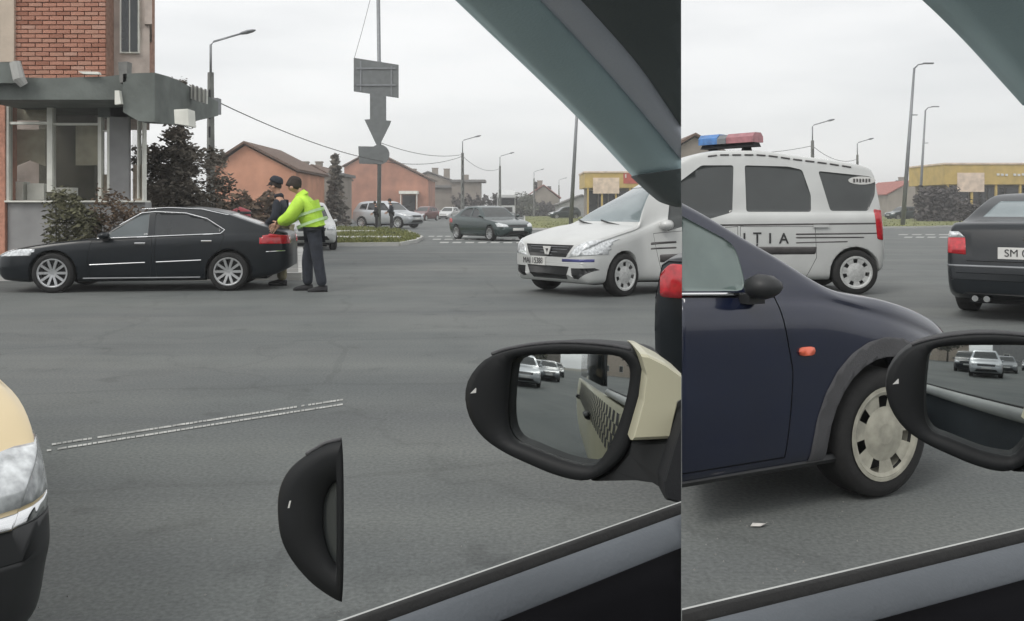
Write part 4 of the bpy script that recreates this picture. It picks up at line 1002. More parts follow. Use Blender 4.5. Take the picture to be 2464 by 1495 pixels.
simple('sedan', 'paint_silver', 'sedan', 'pale car far off between the hedge and the yellow hall', 2366, 524, R(170), 1.0, 26)

simple('hatch', 'paint_silver', 'hatchback', 'silver hatchback glimpsed between the dark green saloon and the white lorry', 1156, 524, R(72), 1.15, 26)
simple('sedan', 'paint_grey', 'sedan', 'grey saloon waiting beside the white lorry', 1256, 521, R(60), 1.1, 26)
simple('hatch', 'paint_navy', 'hatchback', 'dark hatchback far off behind the small silver car', 1322, 516, R(10), 1.0, 26)
# ---- white truck
def truck(add):
    Y = 124.0; a = G(1218, 527); x = a.x; w = 1.25
    cab = MB().prism([(x-w, Y, .5), (x+w, Y, .5), (x+w, Y, 2.0), (x+w-.05, Y+.18, 3.2), (x+w-.15, Y+.45, 3.8), (x-w+.15, Y+.45, 3.8), (x-w+.05, Y+.18, 3.2), (x-w, Y, 2.0)], (.15, 2.2, 0)) if False else MB().box((x-w, Y, .55), (x+w, Y+2.2, 3.35))
    add('cab', cab, 'paint_white', bevel=.1)
    add('wind_deflector', MB().prism([(x-w+.1, Y+.4, 3.34), (x-w+.1, Y+2.1, 3.34), (x-w+.1, Y+2.1, 4.0), (x-w+.1, Y+1.6, 3.98)], (2*w-.2, 0, 0)), 'paint_white')
    add('windscreen', MB().box((x-w+.1, Y-.03, 1.85), (x+w-.1, Y+.05, 2.75)), 'glass_dark', bevel=.02)
    add('sun_visor', MB().box((x-w+.05, Y-.25, 2.78), (x+w-.05, Y+.02, 2.9)), 'trim_dark')
    add('grille', MB().box((x-.85, Y-.03, .95), (x+.85, Y+.05, 1.6)), 'plastic_black')
    add('bumper', MB().box((x-w-.03, Y-.15, .35), (x+w+.03, Y+.2, .85)), 'paint_grey', bevel=.04)
    for sd in (-1, 1):
        add('headlight', MB().box((x+sd*.95-.18, Y-.19, .55), (x+sd*.95+.18, Y-.1, .75)), 'lamp_clear')
        add('wing_mirror', MB().box((x+sd*1.42-.1, Y-.05, 1.9), (x+sd*1.42+.1, Y+.12, 2.7)).box((x+sd*1.2, Y+.02, 2.6), (x+sd*1.36, Y+.06, 2.66)), 'plastic_black')
        for yy in (1.1, 5.2, 6.5): add('wheel', MB().lathe([(.0, -.17), (.48, -.17), (.52, -.1), (.52, .1), (.48, .17), (0, .17)], 20, 'y').__class__().lathe([(0, -.17), (.48, -.17), (.52, -.1), (.52, .1), (.48, .17), (0, .17)], 20, 'y', c=(0, 0, 0)), 'rubber') if False else add('wheel', (lambda mb: (setattr(mb, 'v', [(x+sd*1.02+q[1], Y+yy+q[0], .52+q[2]) for q in mb.v]), mb)[1])(MB().lathe([(.0, -.17), (.48, -.17), (.52, -.1), (.52, .1), (.48, .17), (0, .17)], 20, 'y')), 'rubber')
    add('trailer', MB().box((x-1.25, Y+2.7, .95), (x+1.25, Y+11, 2.6)), 'paint_silver', bevel=.05)
    add('chassis', MB().box((x-.5, Y+.3, .5), (x+.5, Y+11, .93)), 'plastic_black')
tk = wroot('truck', (G(1218, 527).x, 124, 0), truck); tag(tk, 'white lorry waiting behind the dark green saloon', 'truck')

# ---- police van
VL, VHW = 5.30, .87
TH0 = R(41); C0 = Vector((.52, 13.28)); S1_, S2_ = .8, 2.05
def vth(s): 
    t = min(max((s-S1_)/(S2_-S1_), 0), 1); return TH0*(1-(t*t*(3-2*t)))
_tab = [(0, C0.copy())]
_c = C0.copy(); _s = -.3; _c = C0-Vector((math.cos(TH0), math.sin(TH0)))*.3; _tab = []
while _s < VL+.4:
    _tab.append((_s, _c.copy())); a = vth(_s+.005); _c = _c+Vector((math.cos(a), math.sin(a)))*.01; _s += .01
def vC(s):
    i = (s+.3)/.01; k = int(max(0, min(len(_tab)-2, math.floor(i)))); f = i-k; return _tab[k][1].lerp(_tab[k+1][1], f)
van_root = Vector((vC(VL/2).x, vC(VL/2).y, 0))
def vdef(c, ang=False):
    s = c.x+VL/2; a = vth(s)
    if ang: return a
    p = vC(s); n_ = Vector((math.sin(a), -math.cos(a))); q = p+n_*(-c.y); return Vector((q.x, q.y, c.z))-van_root
def vuv(u, v, y=VHW):
    """distance from the front and height of the point of the near side seen at (u, v)"""
    lo, hi = 0.0, VL+.3
    for _ in range(40):
        m_ = (lo+hi)/2; a = vth(m_); p = vC(m_)+Vector((math.sin(a), -math.cos(a)))*y
        if CU+F*p.x/p.y < u: lo = m_
        else: hi = m_
    a = vth(lo); p = vC(lo)+Vector((math.sin(a), -math.cos(a)))*y
    return (lo, EYE-(v-HZ)/F*p.y)
def pv_(l, y=VHW): return [vuv(u, v, y) for u, v in l]
fwx = vuv(1505, 600)[0]; rwx = vuv(2060, 600)[0]
sp = dict(L=VL, hw=VHW, lean=.13, crown=.045, ns=100, nh=5, zw=.55,
    top=[(0,.62),(.04,.75),(.15,.83),(.5,.92),(1.0,1.02),(1.12,1.04),(1.4,1.27),(1.72,1.54),(1.95,1.73),(2.2,1.93),(2.5,2.08),(2.9,2.15),(3.4,2.15),(4.0,2.08),(4.6,2.0),(4.98,1.93),(5.1,1.88),(5.16,1.78),(5.2,1.5),(5.26,1.1),(5.3,.7)],
    belt=[(0,.66),(.35,.8),(1.1,.96),(1.7,1.04),(2.2,1.16),(2.6,1.21),(5.2,1.22)], bot=[(0,.32),(.12,.2),(.5,.2),(4.6,.22),(5.1,.28),(5.3,.38)],
    plan=[(0,.76),(.06,.86),(.2,.94),(.5,.99),(.8,1),(4.7,1),(5.1,.985),(5.24,.955),(5.3,.88)],
    doors=[pv_([(1572,562),(1776,545),(1776,700),(1640,706),(1602,688)]), pv_([(1781,545),(1962,545),(1966,620),(1930,690),(1781,700)])],
    windows=[pv_([(1604,557),(1764,511),(1770,397),(1692,397),(1640,436),(1614,480)]), pv_([(1798,510),(1954,510),(1955,470),(1936,408),(1903,400),(1797,397)]), pv_([(2001,508),(2092,508),(2110,470),(2114,432),(2100,424),(1975,411)])],
    sides=(-1, 1), wr=.04, side_glass='glass_tint',
    side_bits=[('waist_line','decal_dark',-.002,pv_([(1658,541),(2140,536),(2140,540),(1658,546)])),
        ('decal_stripe','decal_dark',.002,pv_([(1915,562),(2118,560),(2118,563),(1915,566)])), ('decal_stripe','decal_dark',.002,pv_([(1915,570),(2080,570),(2080,573),(1915,574)])), ('decal_stripe','decal_dark',.002,pv_([(1915,583),(2040,580),(2040,583),(1915,586)])),
        ('decal_band','decal_dark',.002,pv_([(1815,594),(1966,594),(1962,612),(1815,613)])),
        ('decal_stripe','decal_dark',.002,pv_([(1566,584),(1628,580),(1628,585),(1566,590)])), ('decal_stripe','decal_dark',.002,pv_([(1566,597),(1628,594),(1628,598),(1566,601)])), ('decal_band','decal_dark',.002,pv_([(1588,613),(1650,610),(1650,628),(1588,632)])),
        ('tail_light','lamp_red',.006,[(5.16,.82),(5.26,.8),(5.25,1.24),(5.12,1.26)])],
    front_bits=[('windscreen','glass_sky_sheen',-.006,1.1,1.9,[(-.81,1.07),(.81,1.07),(.77,1.6),(-.77,1.6)]),
        ('headlight','lamp_clear',.006,0,.6,[(-.88,.62),(-.44,.575),(-.52,.71),(-.7,.81),(-.86,.83)]), ('headlight','lamp_clear',.006,0,.6,[(.88,.62),(.44,.575),(.52,.71),(.7,.81),(.86,.83)]),
        ('grille','plastic_black',-.008,0,.3,[(-.38,.57),(.38,.57),(.5,.745),(-.5,.745)]),
        ('decal_stripe','decal_blue',.002,0,.45,[(-.8,.515),(-.3,.505),(-.3,.545),(-.8,.555)]),
        ('lower_grille','plastic_black',-.01,0,.3,[(-.36,.25),(.36,.25),(.44,.44),(-.44,.44)]), ('fog_recess','plastic_black',-.01,0,.5,[(-.82,.40),(-.58,.26),(-.5,.27),(-.48,.42),(-.8,.43)]), ('fog_recess','plastic_black',-.01,0,.5,[(.82,.40),(.58,.26),(.5,.27),(.48,.42),(.8,.43)])],
    rear_bits=[('rear_window','glass_dark',-.006,4.9,5.3,[(-.66,1.25),(.66,1.25),(.56,1.75),(-.56,1.75)])],
    wheels=[(fwx,.31,.31),(rwx,.33,.33)], wheel='hub', arch=1.14, ubz=.5)
van = vehicle('police_van', sp, 'paint_white', van_root, 0, vdef)
tag(van, 'white police van with dark lettering, striped sides and a blue and red light bar', 'van'); van_sp = sp
def vpart(nm, mb, m, parent=None, smooth=False):
    mb.v = [tuple(Vector(q)-van_root) for q in mb.v]; return mb.build(nm, m, parent or van, smooth)
# grille bars, emblem, plate
def fpt(y, z, off=.012):      # a point on the nose
    x = .02+.10*(abs(y)/.8)**2; a = vth(0); p = vC(x-off); n_ = Vector((math.sin(a), -math.cos(a))); q = p+n_*y; return Vector((q.x, q.y, z))
for z in (.6, .64, .68, .715): vpart('grille_bar', MB().tube([fpt(-.40, z), fpt(0, z), fpt(.40, z)], .006, 6), 'steel_grey')
vpart('emblem', MB().prism([fpt(-.085, .72, .04), fpt(.085, .72, .04), fpt(.035, .60, .04), fpt(-.005, .60, .04), fpt(.035, .69, .04), fpt(-.03, .69, .04), fpt(.0, .615, .04), fpt(-.035, .6, .04)], tuple((fpt(0, .6, .012)-fpt(0, .6, .024)))), 'plate_white')
pl = vpart('number_plate', MB().prism([fpt(-.03, .44, .05), fpt(-.03, .56, .05), fpt(-.56, .56, .05), fpt(-.56, .44, .05)], tuple(fpt(0, .5, .0)-fpt(0, .5, .03))), 'plate_white')
def put_text(s, size, center, xdir, m, parent, name='lettering', squash=1, depth=.002, bold=0):
    me = text_mesh(s, size, depth, bold); X_ = Vector(xdir).normalized(); Z_ = Vector((0, 0, 1)); Y_ = X_.cross(Z_)
    mat_ = Matrix((( X_.x*squash, Z_.x, Y_.x, center[0]), (X_.y*squash, Z_.y, Y_.y, center[1]), (X_.z*squash, Z_.z, Y_.z, center[2]), (0, 0, 0, 1)))
    me.transform(mat_); me.materials.append(M[m]); o = bpy.data.objects.new(name, me); col.objects.link(o); o.parent = parent
    me.transform(Matrix.Translation(-Vector(parent.matrix_world.translation if parent.parent is None else parent.parent.location))); return o
bpy.context.view_layer.update()
cpl = fpt(-.295, .5, .057); put_text('MAI 15388', .125, cpl, fpt(.3, .5)-fpt(-.3, .5), 'ink', van, squash=.78)
for (ls, u, v) in (('P', 1690, 575), ('O', 1723, 575), ('L', 1756, 575), ('I', 1791, 575), ('Ț', 1822, 575), ('I', 1853, 575), ('A', 1886, 575)):
    s_, z_ = vuv(u, v); a = vth(s_); p = vC(s_)+Vector((math.sin(a), -math.cos(a)))*(VHW+.004); put_text(ls, .215, (p.x, p.y, z_), (math.cos(a), math.sin(a), 0), 'ink', van, squash=.95, depth=.004, bold=.014)
for u0, v0, w_ in ((1700, 540, .19), (1957, 541, .22)):
    s_, z_ = vuv(u0, v0); part_on(van, 'door_handle', MB().box((s_, -VHW-.03, z_-.04), (s_+w_, -VHW+.01, z_)), 'paint_white', van_sp, vdef)
# sticker on the rear quarter pane
s_, z_ = vuv(2080, 434); yy = -(surf_y(van_sp, s_, z_)+.0)
st = part_on(van, 'window_sticker', MB().prism([(s_+.2*math.cos(2*math.pi*i/24), yy-.012-.0*i, z_+.06*math.sin(2*math.pi*i/24)-.1*.0) for i in range(24)], (0, .02, 0)), 'plate_white', van_sp, vdef)
for i in range(6):
    part_on(van, 'sticker_mark', MB().box((s_-.13+i*.045, yy-.018, z_-.03+(i % 2)*.008), (s_-.105+i*.045, yy-.011, z_+.025)), 'decal_dark', van_sp, vdef, parent=st)
wing_mirror(van, van_sp, vuv(1600, 540)[0], 1.03, 'paint_white', s=1.35, deform=vdef)
# wipers, roof rail, light bar
for y0 in (-.45, .15):
    part_on(van, 'wiper', MB().tube([(1.08, y0, 1.02), (1.13, y0+.3, 1.055), (1.2, y0+.55, 1.09)], .012, 6), 'plastic_black', van_sp, vdef)
rr_ = [(2.7+.18*i, -(surf_y(van_sp, 2.7+.18*i, pchip(van_sp['top'])(2.7+.18*i)-.1)+.004), pchip(van_sp['top'])(2.7+.18*i)-.085) for i in range(13)]
for i in range(0, 12): part_on(van, 'roof_rail', MB().tube([rr_[i], tuple(Vector(rr_[i]).lerp(Vector(rr_[i+1]), .72))], .012, 6), 'decal_dark', van_sp, vdef)
la, lb = P(1693, 341, 14.55), P(1824, 343, 13.75); ld = (lb-la).normalized(); ln = Vector((-ld.y, ld.x, 0)).normalized()
def lbar(t0, t1, z0, z1, w0=.14): 
    a, b = la.lerp(lb, t0), la.lerp(lb, t1)
    pts = []
    for q in (a, b):
        for k, (w, z) in enumerate(((w0, z0), (w0, z1-.06), (w0*.55, z1), (-w0*.55, z1), (-w0, z1-.06), (-w0, z0))): pts.append((q.x+ln.x*w, q.y+ln.y*w, z))
    return MB().add(pts, [tuple(range(5, -1, -1)), tuple(range(6, 12))]+[(i, (i+1) % 6, 6+(i+1) % 6, 6+i) for i in range(6)])
lbz = 2.27
lbo = vpart('light_bar', lbar(.36, .52, lbz, lbz+.14), 'steel_grey')
vpart('blue_lamp', lbar(0, .357, lbz, lbz+.16, .13), 'lamp_blue_bar', lbo); vpart('red_lamp', lbar(.523, 1, lbz, lbz+.15, .13), 'lamp_red_bar', lbo)
vpart('light_bar_base', lbar(.02, .98, lbz-.06, lbz-.004, .11), 'trim_dark', lbo)
for t in (.2, .82): q = la.lerp(lb, t); vpart('light_bar_foot', MB().prism([(q.x-.09, q.y, 2.05), (q.x+.09, q.y, 2.05), (q.x+.05, q.y, lbz-.05), (q.x-.05, q.y, lbz-.05)], (0, .14, 0)), 'trim_dark', lbo)

# ---- black saloon seen from behind
sp = dict(L=4.85, hw=.92, lean=.46, ns=80, nh=5, crown=.03, zw=.5,
    top=[(0,.52),(.05,.62),(.2,.70),(.9,.88),(1.45,.97),(1.85,1.22),(2.2,1.41),(2.6,1.47),(3.1,1.45),(3.5,1.34),(3.95,1.15),(4.1,1.12),(4.5,1.115),(4.66,1.09),(4.74,.98),(4.78,.76),(4.83,.66),(4.85,.55)],
    belt=[(0,.56),(.4,.74),(1.4,.9),(4.5,1.03),(4.85,1.0)], bot=[(0,.34),(.15,.22),(.6,.19),(4.1,.2),(4.5,.22),(4.85,.3)],
    plan=[(0,.72),(.08,.83),(.3,.95),(.8,1),(3.9,1),(4.4,.97),(4.7,.9),(4.8,.86),(4.85,.8)],
    windows=small_car_spec('sedan')['windows'] and [[(1.66,.97),(2.5,1.0),(2.45,1.38),(2.25,1.37)], [(2.59,1.0),(3.55,1.06),(3.3,1.27),(3.0,1.36),(2.55,1.38)]],
    front_bits=small_car_spec('sedan')['front_bits'][1:],
    rear_bits=[('rear_window','glass_sky_sheen',-.006,3.1,4.12,[(-.64,1.165),(.64,1.165),(.54,1.36),(-.54,1.36)]),
        ('tail_light','lamp_red',.006,4.3,4.85,[(-.93,.76),(-.61,.74),(-.63,.93),(-.9,.93)]), ('tail_light','lamp_red',.006,4.3,4.85,[(.93,.76),(.61,.74),(.63,.93),(.9,.93)]),
        ('indicator_lens','lamp_clear',.006,4.3,4.85,[(-.9,.932),(-.63,.932),(-.7,1.0),(-.88,1.0)]), ('indicator_lens','lamp_clear',.006,4.3,4.85,[(.9,.932),(.63,.932),(.7,1.0),(.88,1.0)]),
        ('boot_seam','plastic_black',-.01,4.3,4.85,[(-.6,.66),(.6,.66),(.6,.672),(-.6,.672)]), ('bumper_strip','steel_grey',.004,4.3,4.85,[(-.92,.6),(.92,.6),(.92,.625),(-.92,.625)]), ('bumper_groove','plastic_black',-.01,4.3,4.85,[(-.6,.30),(.6,.30),(.6,.32),(-.6,.32)])],
    side_bits=[('tail_light','lamp_red',.006,[(4.55,.78),(4.8,.76),(4.8,.93),(4.6,.93)])],
    wheels=[(.85,.31,.31),(3.75,.32,.32)], wheel='alloy')
rz = R(-130); loc = place_by(sp, (4.72, -.86), (P(2272, 0, 10.6).x, 10.6), rz)
bs = vehicle('saloon', sp, 'paint_black', loc, rz); tag(bs, 'black saloon seen from behind with a white plate reading SM 01', 'car'); wing_mirror(bs, sp, 1.7, 1.0, 'paint_black')
part_on(bs, 'number_plate', MB().box((4.79, -.28, .70), (4.812, .28, .83)), 'plate_white', sp, bevel=.004)
me = text_mesh('SM 01', .115, .002); me.transform(Matrix.Rotation(R(90), 4, 'X')); me.transform(Matrix.Rotation(R(90), 4, 'Z')); me.transform(Matrix.Translation((4.815-sp['L']/2, -.07, .765))); link('lettering', me, 'ink', bs)
part_on(bs, 'emblem', MB().prism([(4.735, -.04, .93), (4.735, .05, .95), (4.735, .045, .99), (4.735, .0, .97), (4.735, -.015, .9), (4.735, -.035, .9)], (.02, 0, 0)), 'chrome', sp)
for y in (-.5, -.38): part_on(bs, 'exhaust_pipe', MB().tube([(4.5, y, .25), (4.86, y, .25)], .035, 12), 'chrome', sp)

# ---- dark blue hatchback passing close by, and the black tail behind it
sp = small_car_spec('hatch'); sp.update(L=3.75, hw=.82, ns=110, nh=6, lean=.42, wheel='cream', arch=1.2,
    top=[(0,.5),(.05,.6),(.15,.68),(.4,.79),(.7,.87),(.98,.92),(1.34,1.105),(1.78,1.33),(2.15,1.43),(2.9,1.43),(3.4,1.33),(3.62,1.0),(3.72,.9),(3.75,.75)],
    belt=[(0,.5),(.35,.66),(.8,.80),(1.2,.88),(3.7,.95)], bot=[(0,.3),(.15,.2),(.6,.17),(3.2,.19),(3.6,.26),(3.75,.34)],
    plan=[(0,.66),(.08,.79),(.3,.93),(.75,1),(3.1,1),(3.5,.94),(3.68,.87),(3.75,.78)],
    windows=[[(1.5,.925),(2.25,.955),(2.2,1.33),(1.88,1.3),(1.5,1.11)], [(2.34,.96),(3.0,.99),(2.96,1.3),(2.3,1.33)]], side_glass='glass_green_sheen',
    doors=[[(1.32,.24),(2.3,.24),(2.32,.94),(1.36,.9),(1.3,.6)]],
    side_bits=[('arch_trim','arch_grey',.006,[(.76+.42*math.cos(a), .28+.42*math.sin(a)) for a in [math.pi*i/12 for i in range(13)]]+[(.34,.1),(1.18,.1)]), ('side_repeater','lamp_amber',.012,[(1.19,.655),(1.27,.655),(1.27,.69),(1.19,.69)])],
    wheels=[(.76,.28,.28),(3.1,.28,.28)], bonnet=[(.14,-.5),(.86,-.64),(.86,.64),(.14,.5)], bonnet_x=.9)
sp['front_bits'] = [('windscreen','glass_green_sheen',-.006,.92,1.9,[(-.64,.945),(.64,.945),(.5,1.32),(-.5,1.32)]), ('headlight','lamp_clear',.005,0,.5,[(-.8,.5),(-.4,.49),(-.42,.6),(-.68,.66),(-.78,.64)]), ('headlight','lamp_clear',.005,0,.5,[(.8,.5),(.4,.49),(.42,.6),(.68,.66),(.78,.64)]), ('lower_grille','plastic_black',-.006,0,.3,[(-.5,.3),(.5,.3),(.42,.42),(-.42,.42)])]
sp['rear_bits'] = []
rz = R(180+27); loc = place_by(sp, (.76, .82), G(2136, 1202), rz)
db = vehicle('hatchback', sp, 'paint_navy', loc, rz); tag(db, 'dark navy hatchback passing close by with cream wheel covers and an orange side repeater', 'car')
wing_mirror(db, sp, 1.5, .95, 'plastic_black', s=.85)
trim(db, sp, [(1.42, .912), (2.25, .943)], 'window_trim', 'chrome', .006, (1,))
trim(db, sp, [(1.0, .2), (2.6, .2)], 'sill_trim', 'plastic_black', .02, (1,))
part_on(db, 'steering_wheel', MB().tube([(1.75+.05*math.sin(a), -.35+.17*math.cos(a), 1.0+.17*math.sin(a)) for a in [2*math.pi*i/20 for i in range(21)]], .014, 6), 'plastic_black', sp)
cutdir = Vector(((1641-CU)/F, 1, 0)).normalized(); cutno = Vector((-cutdir.y, cutdir.x, 0))      # points to the left of the cut line
slice_thing(db, (0, 0, EYE), cutno)
sp = small_car_spec('sedan'); sp.update(ns=70, nh=4); sp['rear_bits'] = []
sp['side_bits'] = [('tail_light','lamp_red',.008,[(4.1,.8),(4.2,.75),(4.36,.75),(4.36,.88),(4.3,.94),(4.16,.93)])]; sp['front_bits'] = []; sp['windows'] = []
rz = R(180-16); loc = place_by(sp, (4.36, .74), (P(1588, 0, 5.2).x, 5.2), rz)
bt = vehicle('saloon', sp, 'paint_black', loc, rz); tag(bt, 'tail of a black car with a round red lamp beside the police van', 'car')
c2 = Vector(((1668-CU)/F, 1, 0)).normalized(); slice_thing(bt, (0, 0, EYE), Vector((c2.y, -c2.x, 0)))

# ---- cars behind the camera, seen only in the two wing mirrors
def behind(kind, paint, nm, lab, x, y, face, s=1.0):
    sp = small_car_spec(kind); sp.update(ns=34, nh=3); rz = math.atan2(y-face[1], x-face[0])
    o = vehicle(nm, sp, paint, (x, y, 0), rz); o.scale = (s, s, s); wing_mirror(o, sp, 1.45, 1.0, paint); tag(o, lab, 'car', 'cars reflected in the wing mirrors'); return o
behind('sedan', 'paint_silver', 'sedan', 'silver saloon reflected large in the full wing mirror', -11.0, -5.6, (4, 3))
behind('sedan', 'paint_grey', 'sedan', 'dark grey saloon reflected beside the silver one in the full wing mirror', -14.6, -10.2, (4, 3))
behind('hatch', 'paint_black', 'hatchback', 'black hatchback reflected far back in the full wing mirror', -20.0, -15.6, (4, 3))
behind('suv', 'paint_grey', 'suv', 'grey car reflected farthest back in the full wing mirror', -28, -21.4, (4, 3))
behind('hatch', 'paint_white', 'hatchback', 'white hatchback reflected beside the black one in the full wing mirror', -18.6, -12.0, (4, 3))
behind('sedan', 'paint_red', 'sedan', 'dark red saloon reflected at the end of the row in the full wing mirror', -25.5, -18.6, (4, 3))
behind('suv', 'paint_black', 'suv', 'black car reflected beside the silver car in the cut off wing mirror', -8.6, -17, (1, 1))
behind('suv', 'paint_silver', 'suv', 'silver car reflected in the cut off wing mirror', -5.6, -13.5, (1, 1))
behind('hatch', 'paint_grey', 'hatchback', 'grey hatchback reflected behind the silver car in the cut off wing mirror', -6.5, -20, (1, 1))
behind('sedan', 'paint_navy', 'sedan', 'dark saloon reflected farthest back in the cut off wing mirror', -6.5, -28, (1, 1))

# ================================================================== PEOPLE
def skin_mesh(verts, edges, radii, sub=2, root=0):
    me = bpy.data.meshes.new('s'); me.from_pydata(verts, edges, []); o = bpy.data.objects.new('s', me); col.objects.link(o)
    m_ = o.modifiers.new('k', 'SKIN'); m_.use_smooth_shade = True; m_.branch_smoothing = .6
    o.modifiers.new('u', 'SUBSURF').levels = sub
    for i, r in enumerate(radii):
        sv = me.skin_vertices[0].data[i]; sv.radius = (r, r) if not isinstance(r, tuple) else r; sv.use_root = (i == root)
    dg = bpy.context.evaluated_depsgraph_get(); res = bpy.data.meshes.new_from_object(o.evaluated_get(dg))
    bpy.data.objects.remove(o); bpy.data.meshes.remove(me); return res
def join_meshes(ms):
    bm = bmesh.new()
    for m_ in ms: bm.from_mesh(m_)
    out = bpy.data.meshes.new('body'); bm.to_mesh(out); bm.free(); out.materials.clear(); return out
def person(name, label, loc, J, jacket, trousers, shoe='cloth_black', cap='cloth_navy', stripe=None, group=None, look=(-1, 0, -.3), bulk=1.0):
    r = empty(name, loc); V = lambda k: Vector(J[k])
    Lk = Vector(look).normalized()
    # body: legs, trunk, neck and head, arms as one surface; hands with five fingers
    vs = [V('hip'), V('spine'), V('chest'), V('neck'), V('head')-Vector((0, 0, .04)), V('head')+Vector((0, 0, .07)), V('head')+Lk*.1+Vector((0, 0, -.01))]
    rs = [.1, .09, .09, .05, .082, .085, .028]; es = [(0, 1), (1, 2), (2, 3), (3, 4), (4, 5), (4, 6)]
    for s in ('l', 'r'):
        k = len(vs); vs += [V('hip_'+s), V('knee_'+s), V('ankle_'+s)]; rs += [.075, .05, .035]; es += [(0, k), (k, k+1), (k+1, k+2)]
        k = len(vs); vs += [V('sh_'+s), V('el_'+s), V('wr_'+s)]; rs += [.042, .036, .028]; es += [(2, k), (k, k+1), (k+1, k+2)]
    ms = [skin_mesh([tuple(v) for v in vs], es, rs)]
    for s in ('l', 'r'):
        w = V('wr_'+s); d = (w-V('el_'+s)).normalized(); sd = d.cross(Vector((0, 1, .2))).normalized(); palm = w+d*.075
        hv = [w, palm]; he = [(0, 1)]; hr = [.03, .036]
        for i, (off, ln_) in enumerate(((-.03, .07), (-.01, .085), (.01, .08), (.03, .06))):
            k = len(hv); hv += [palm+sd*off+d*.03, palm+sd*off*1.15+d*(.03+ln_*.55)-Vector((0, 0, .01)), palm+sd*off*1.1+d*(.03+ln_)-Vector((0, 0, .03))]; he += [(1, k), (k, k+1), (k+1, k+2)]; hr += [.01, .009, .008]
        k = len(hv); hv += [w+d*.03-sd*.035, w+d*.075-sd*.065]; he += [(0, k), (k, k+1)]; hr += [.012, .009]
        ms.append(skin_mesh([tuple(v) for v in hv], he, hr, 1))
    link('body', join_meshes(ms), 'skin', r, True)
    # trousers
    vs = [V('hip')+Vector((0, 0, .04))]; rs = [.15]; es = []
    for s in ('l', 'r'):
        k = len(vs); vs += [V('hip_'+s), V('knee_'+s), V('ankle_'+s)-Vector((0, 0, .02))]; rs += [.115, .09, .078]; es += [(0, k), (k, k+1), (k+1, k+2)]
    link('trousers', skin_mesh([tuple(v) for v in vs], es, rs), trousers, r, True)
    # jacket
    hp = V('hip')+(V('spine')-V('hip'))*.1
    vs = [hp, V('spine'), V('chest'), V('chest').lerp(V('neck'), .55), V('neck')+(V('head')-V('neck'))*.12]; rs = [q*bulk for q in (.165, .16, .165, .125)]+[.078]; es = [(0, 1), (1, 2), (2, 3), (3, 4)]
    for s in ('l', 'r'):
        k = len(vs); vs += [V('sh_'+s), V('el_'+s), V('wr_'+s)]; rs += [.09*bulk, .072*bulk, .05*bulk]; es += [(2, k), (k, k+1), (k+1, k+2)]
    jk = link('jacket', skin_mesh([tuple(v) for v in vs], es, rs, root=1), jacket, r, True)
    if stripe:
        for t in (.25, .6):
            c = hp.lerp(V('chest'), t); n_ = (V('chest')-hp).normalized(); a = n_.cross(Vector((0, 1, 0))).normalized(); b = n_.cross(a)
            mb = MB(); k = 24
            for dz in (-.02, .02):
                for j in range(k): q = c+n_*dz+(a*math.cos(j*2*math.pi/k)+b*math.sin(j*2*math.pi/k))*.172*bulk; mb.v.append(tuple(q))
            mb.f = [(j, (j+1) % k, k+(j+1) % k, k+j) for j in range(k)]; mb.build('reflective_stripe', stripe, r, True)
    for s in ('l', 'r'):
        a, t_ = V('ankle_'+s), V('toe_'+s); d = (t_-a); d.z = 0; d.normalize(); sd = Vector((-d.y, d.x, 0)); ring = []
        for q, w, h in ((-.07, .035, .09), (.0, .042, .1), (.09, .048, .075), (.17, .045, .055), (.21, .025, .035)):
            c = Vector((a.x, a.y, 0))+d*q
            ring += [tuple(c+sd*w), tuple(c+sd*w*.9+Vector((0, 0, h*.7))), tuple(c+Vector((0, 0, h))), tuple(c-sd*w*.9+Vector((0, 0, h*.7))), tuple(c-sd*w)]
        MB().add(ring, [(i*5+j, i*5+(j+1) % 5, (i+1)*5+(j+1) % 5, (i+1)*5+j) for i in range(4) for j in range(5)]+[(0, 1, 2, 3, 4), (20, 21, 22, 23, 24)]).build('shoe', shoe, r, True)
    h = V('head')+Vector((0, 0, .045)); up = Vector((-Lk.x*.35, 0, 1)).normalized()
    sd = Lk.cross(up).normalized(); fw = up.cross(sd)*-1
    def dome(rad, z0, z1, n=6, k=18):
        mb = MB()
        for i in range(n+1):
            t = i/n; rr = rad*math.cos(t*math.pi/2)**.6 if t < 1 else .001; z = z0+(z1-z0)*math.sin(t*math.pi/2)
            for j in range(k): a = 2*math.pi*j/k; mb.v.append(tuple(h+sd*rr*.9*math.cos(a)+fw*rr*1.08*math.sin(a)+up*z))
        mb.f = [(i*k+j, i*k+(j+1) % k, (i+1)*k+(j+1) % k, (i+1)*k+j) for i in range(n) for j in range(k)]+[tuple(range(k))]; return mb
    if cap:
        c = dome(.108, .02, .13).build('cap', cap, r, True)
        vz = MB()
        for i in range(9):
            a = -1.1+2.2*i/8; vz.v += [tuple(h+up*.035-Lk*-.09*math.cos(a)+sd*.1*math.sin(a)), tuple(h+up*.01+Lk*.17*math.cos(a)+sd*.1*math.sin(a))]
        vz.f = [(i*2, i*2+1, i*2+3, i*2+2) for i in range(8)]; vz.build('cap_peak', cap, c)
    dome(.104, -.06 if not cap else -.05, .115 if not cap else .05).build('hair', 'hair', r, True)
    for s in (-1, 1): MB().lathe([(0, -.01), (.02, -.008), (.028, 0), (.02, .008), (0, .01)], 8, 'y', c=tuple(h+sd*s*.088-up*.06)).build('ear', 'skin', r, True)
    tag(r, label, 'person', group); return r
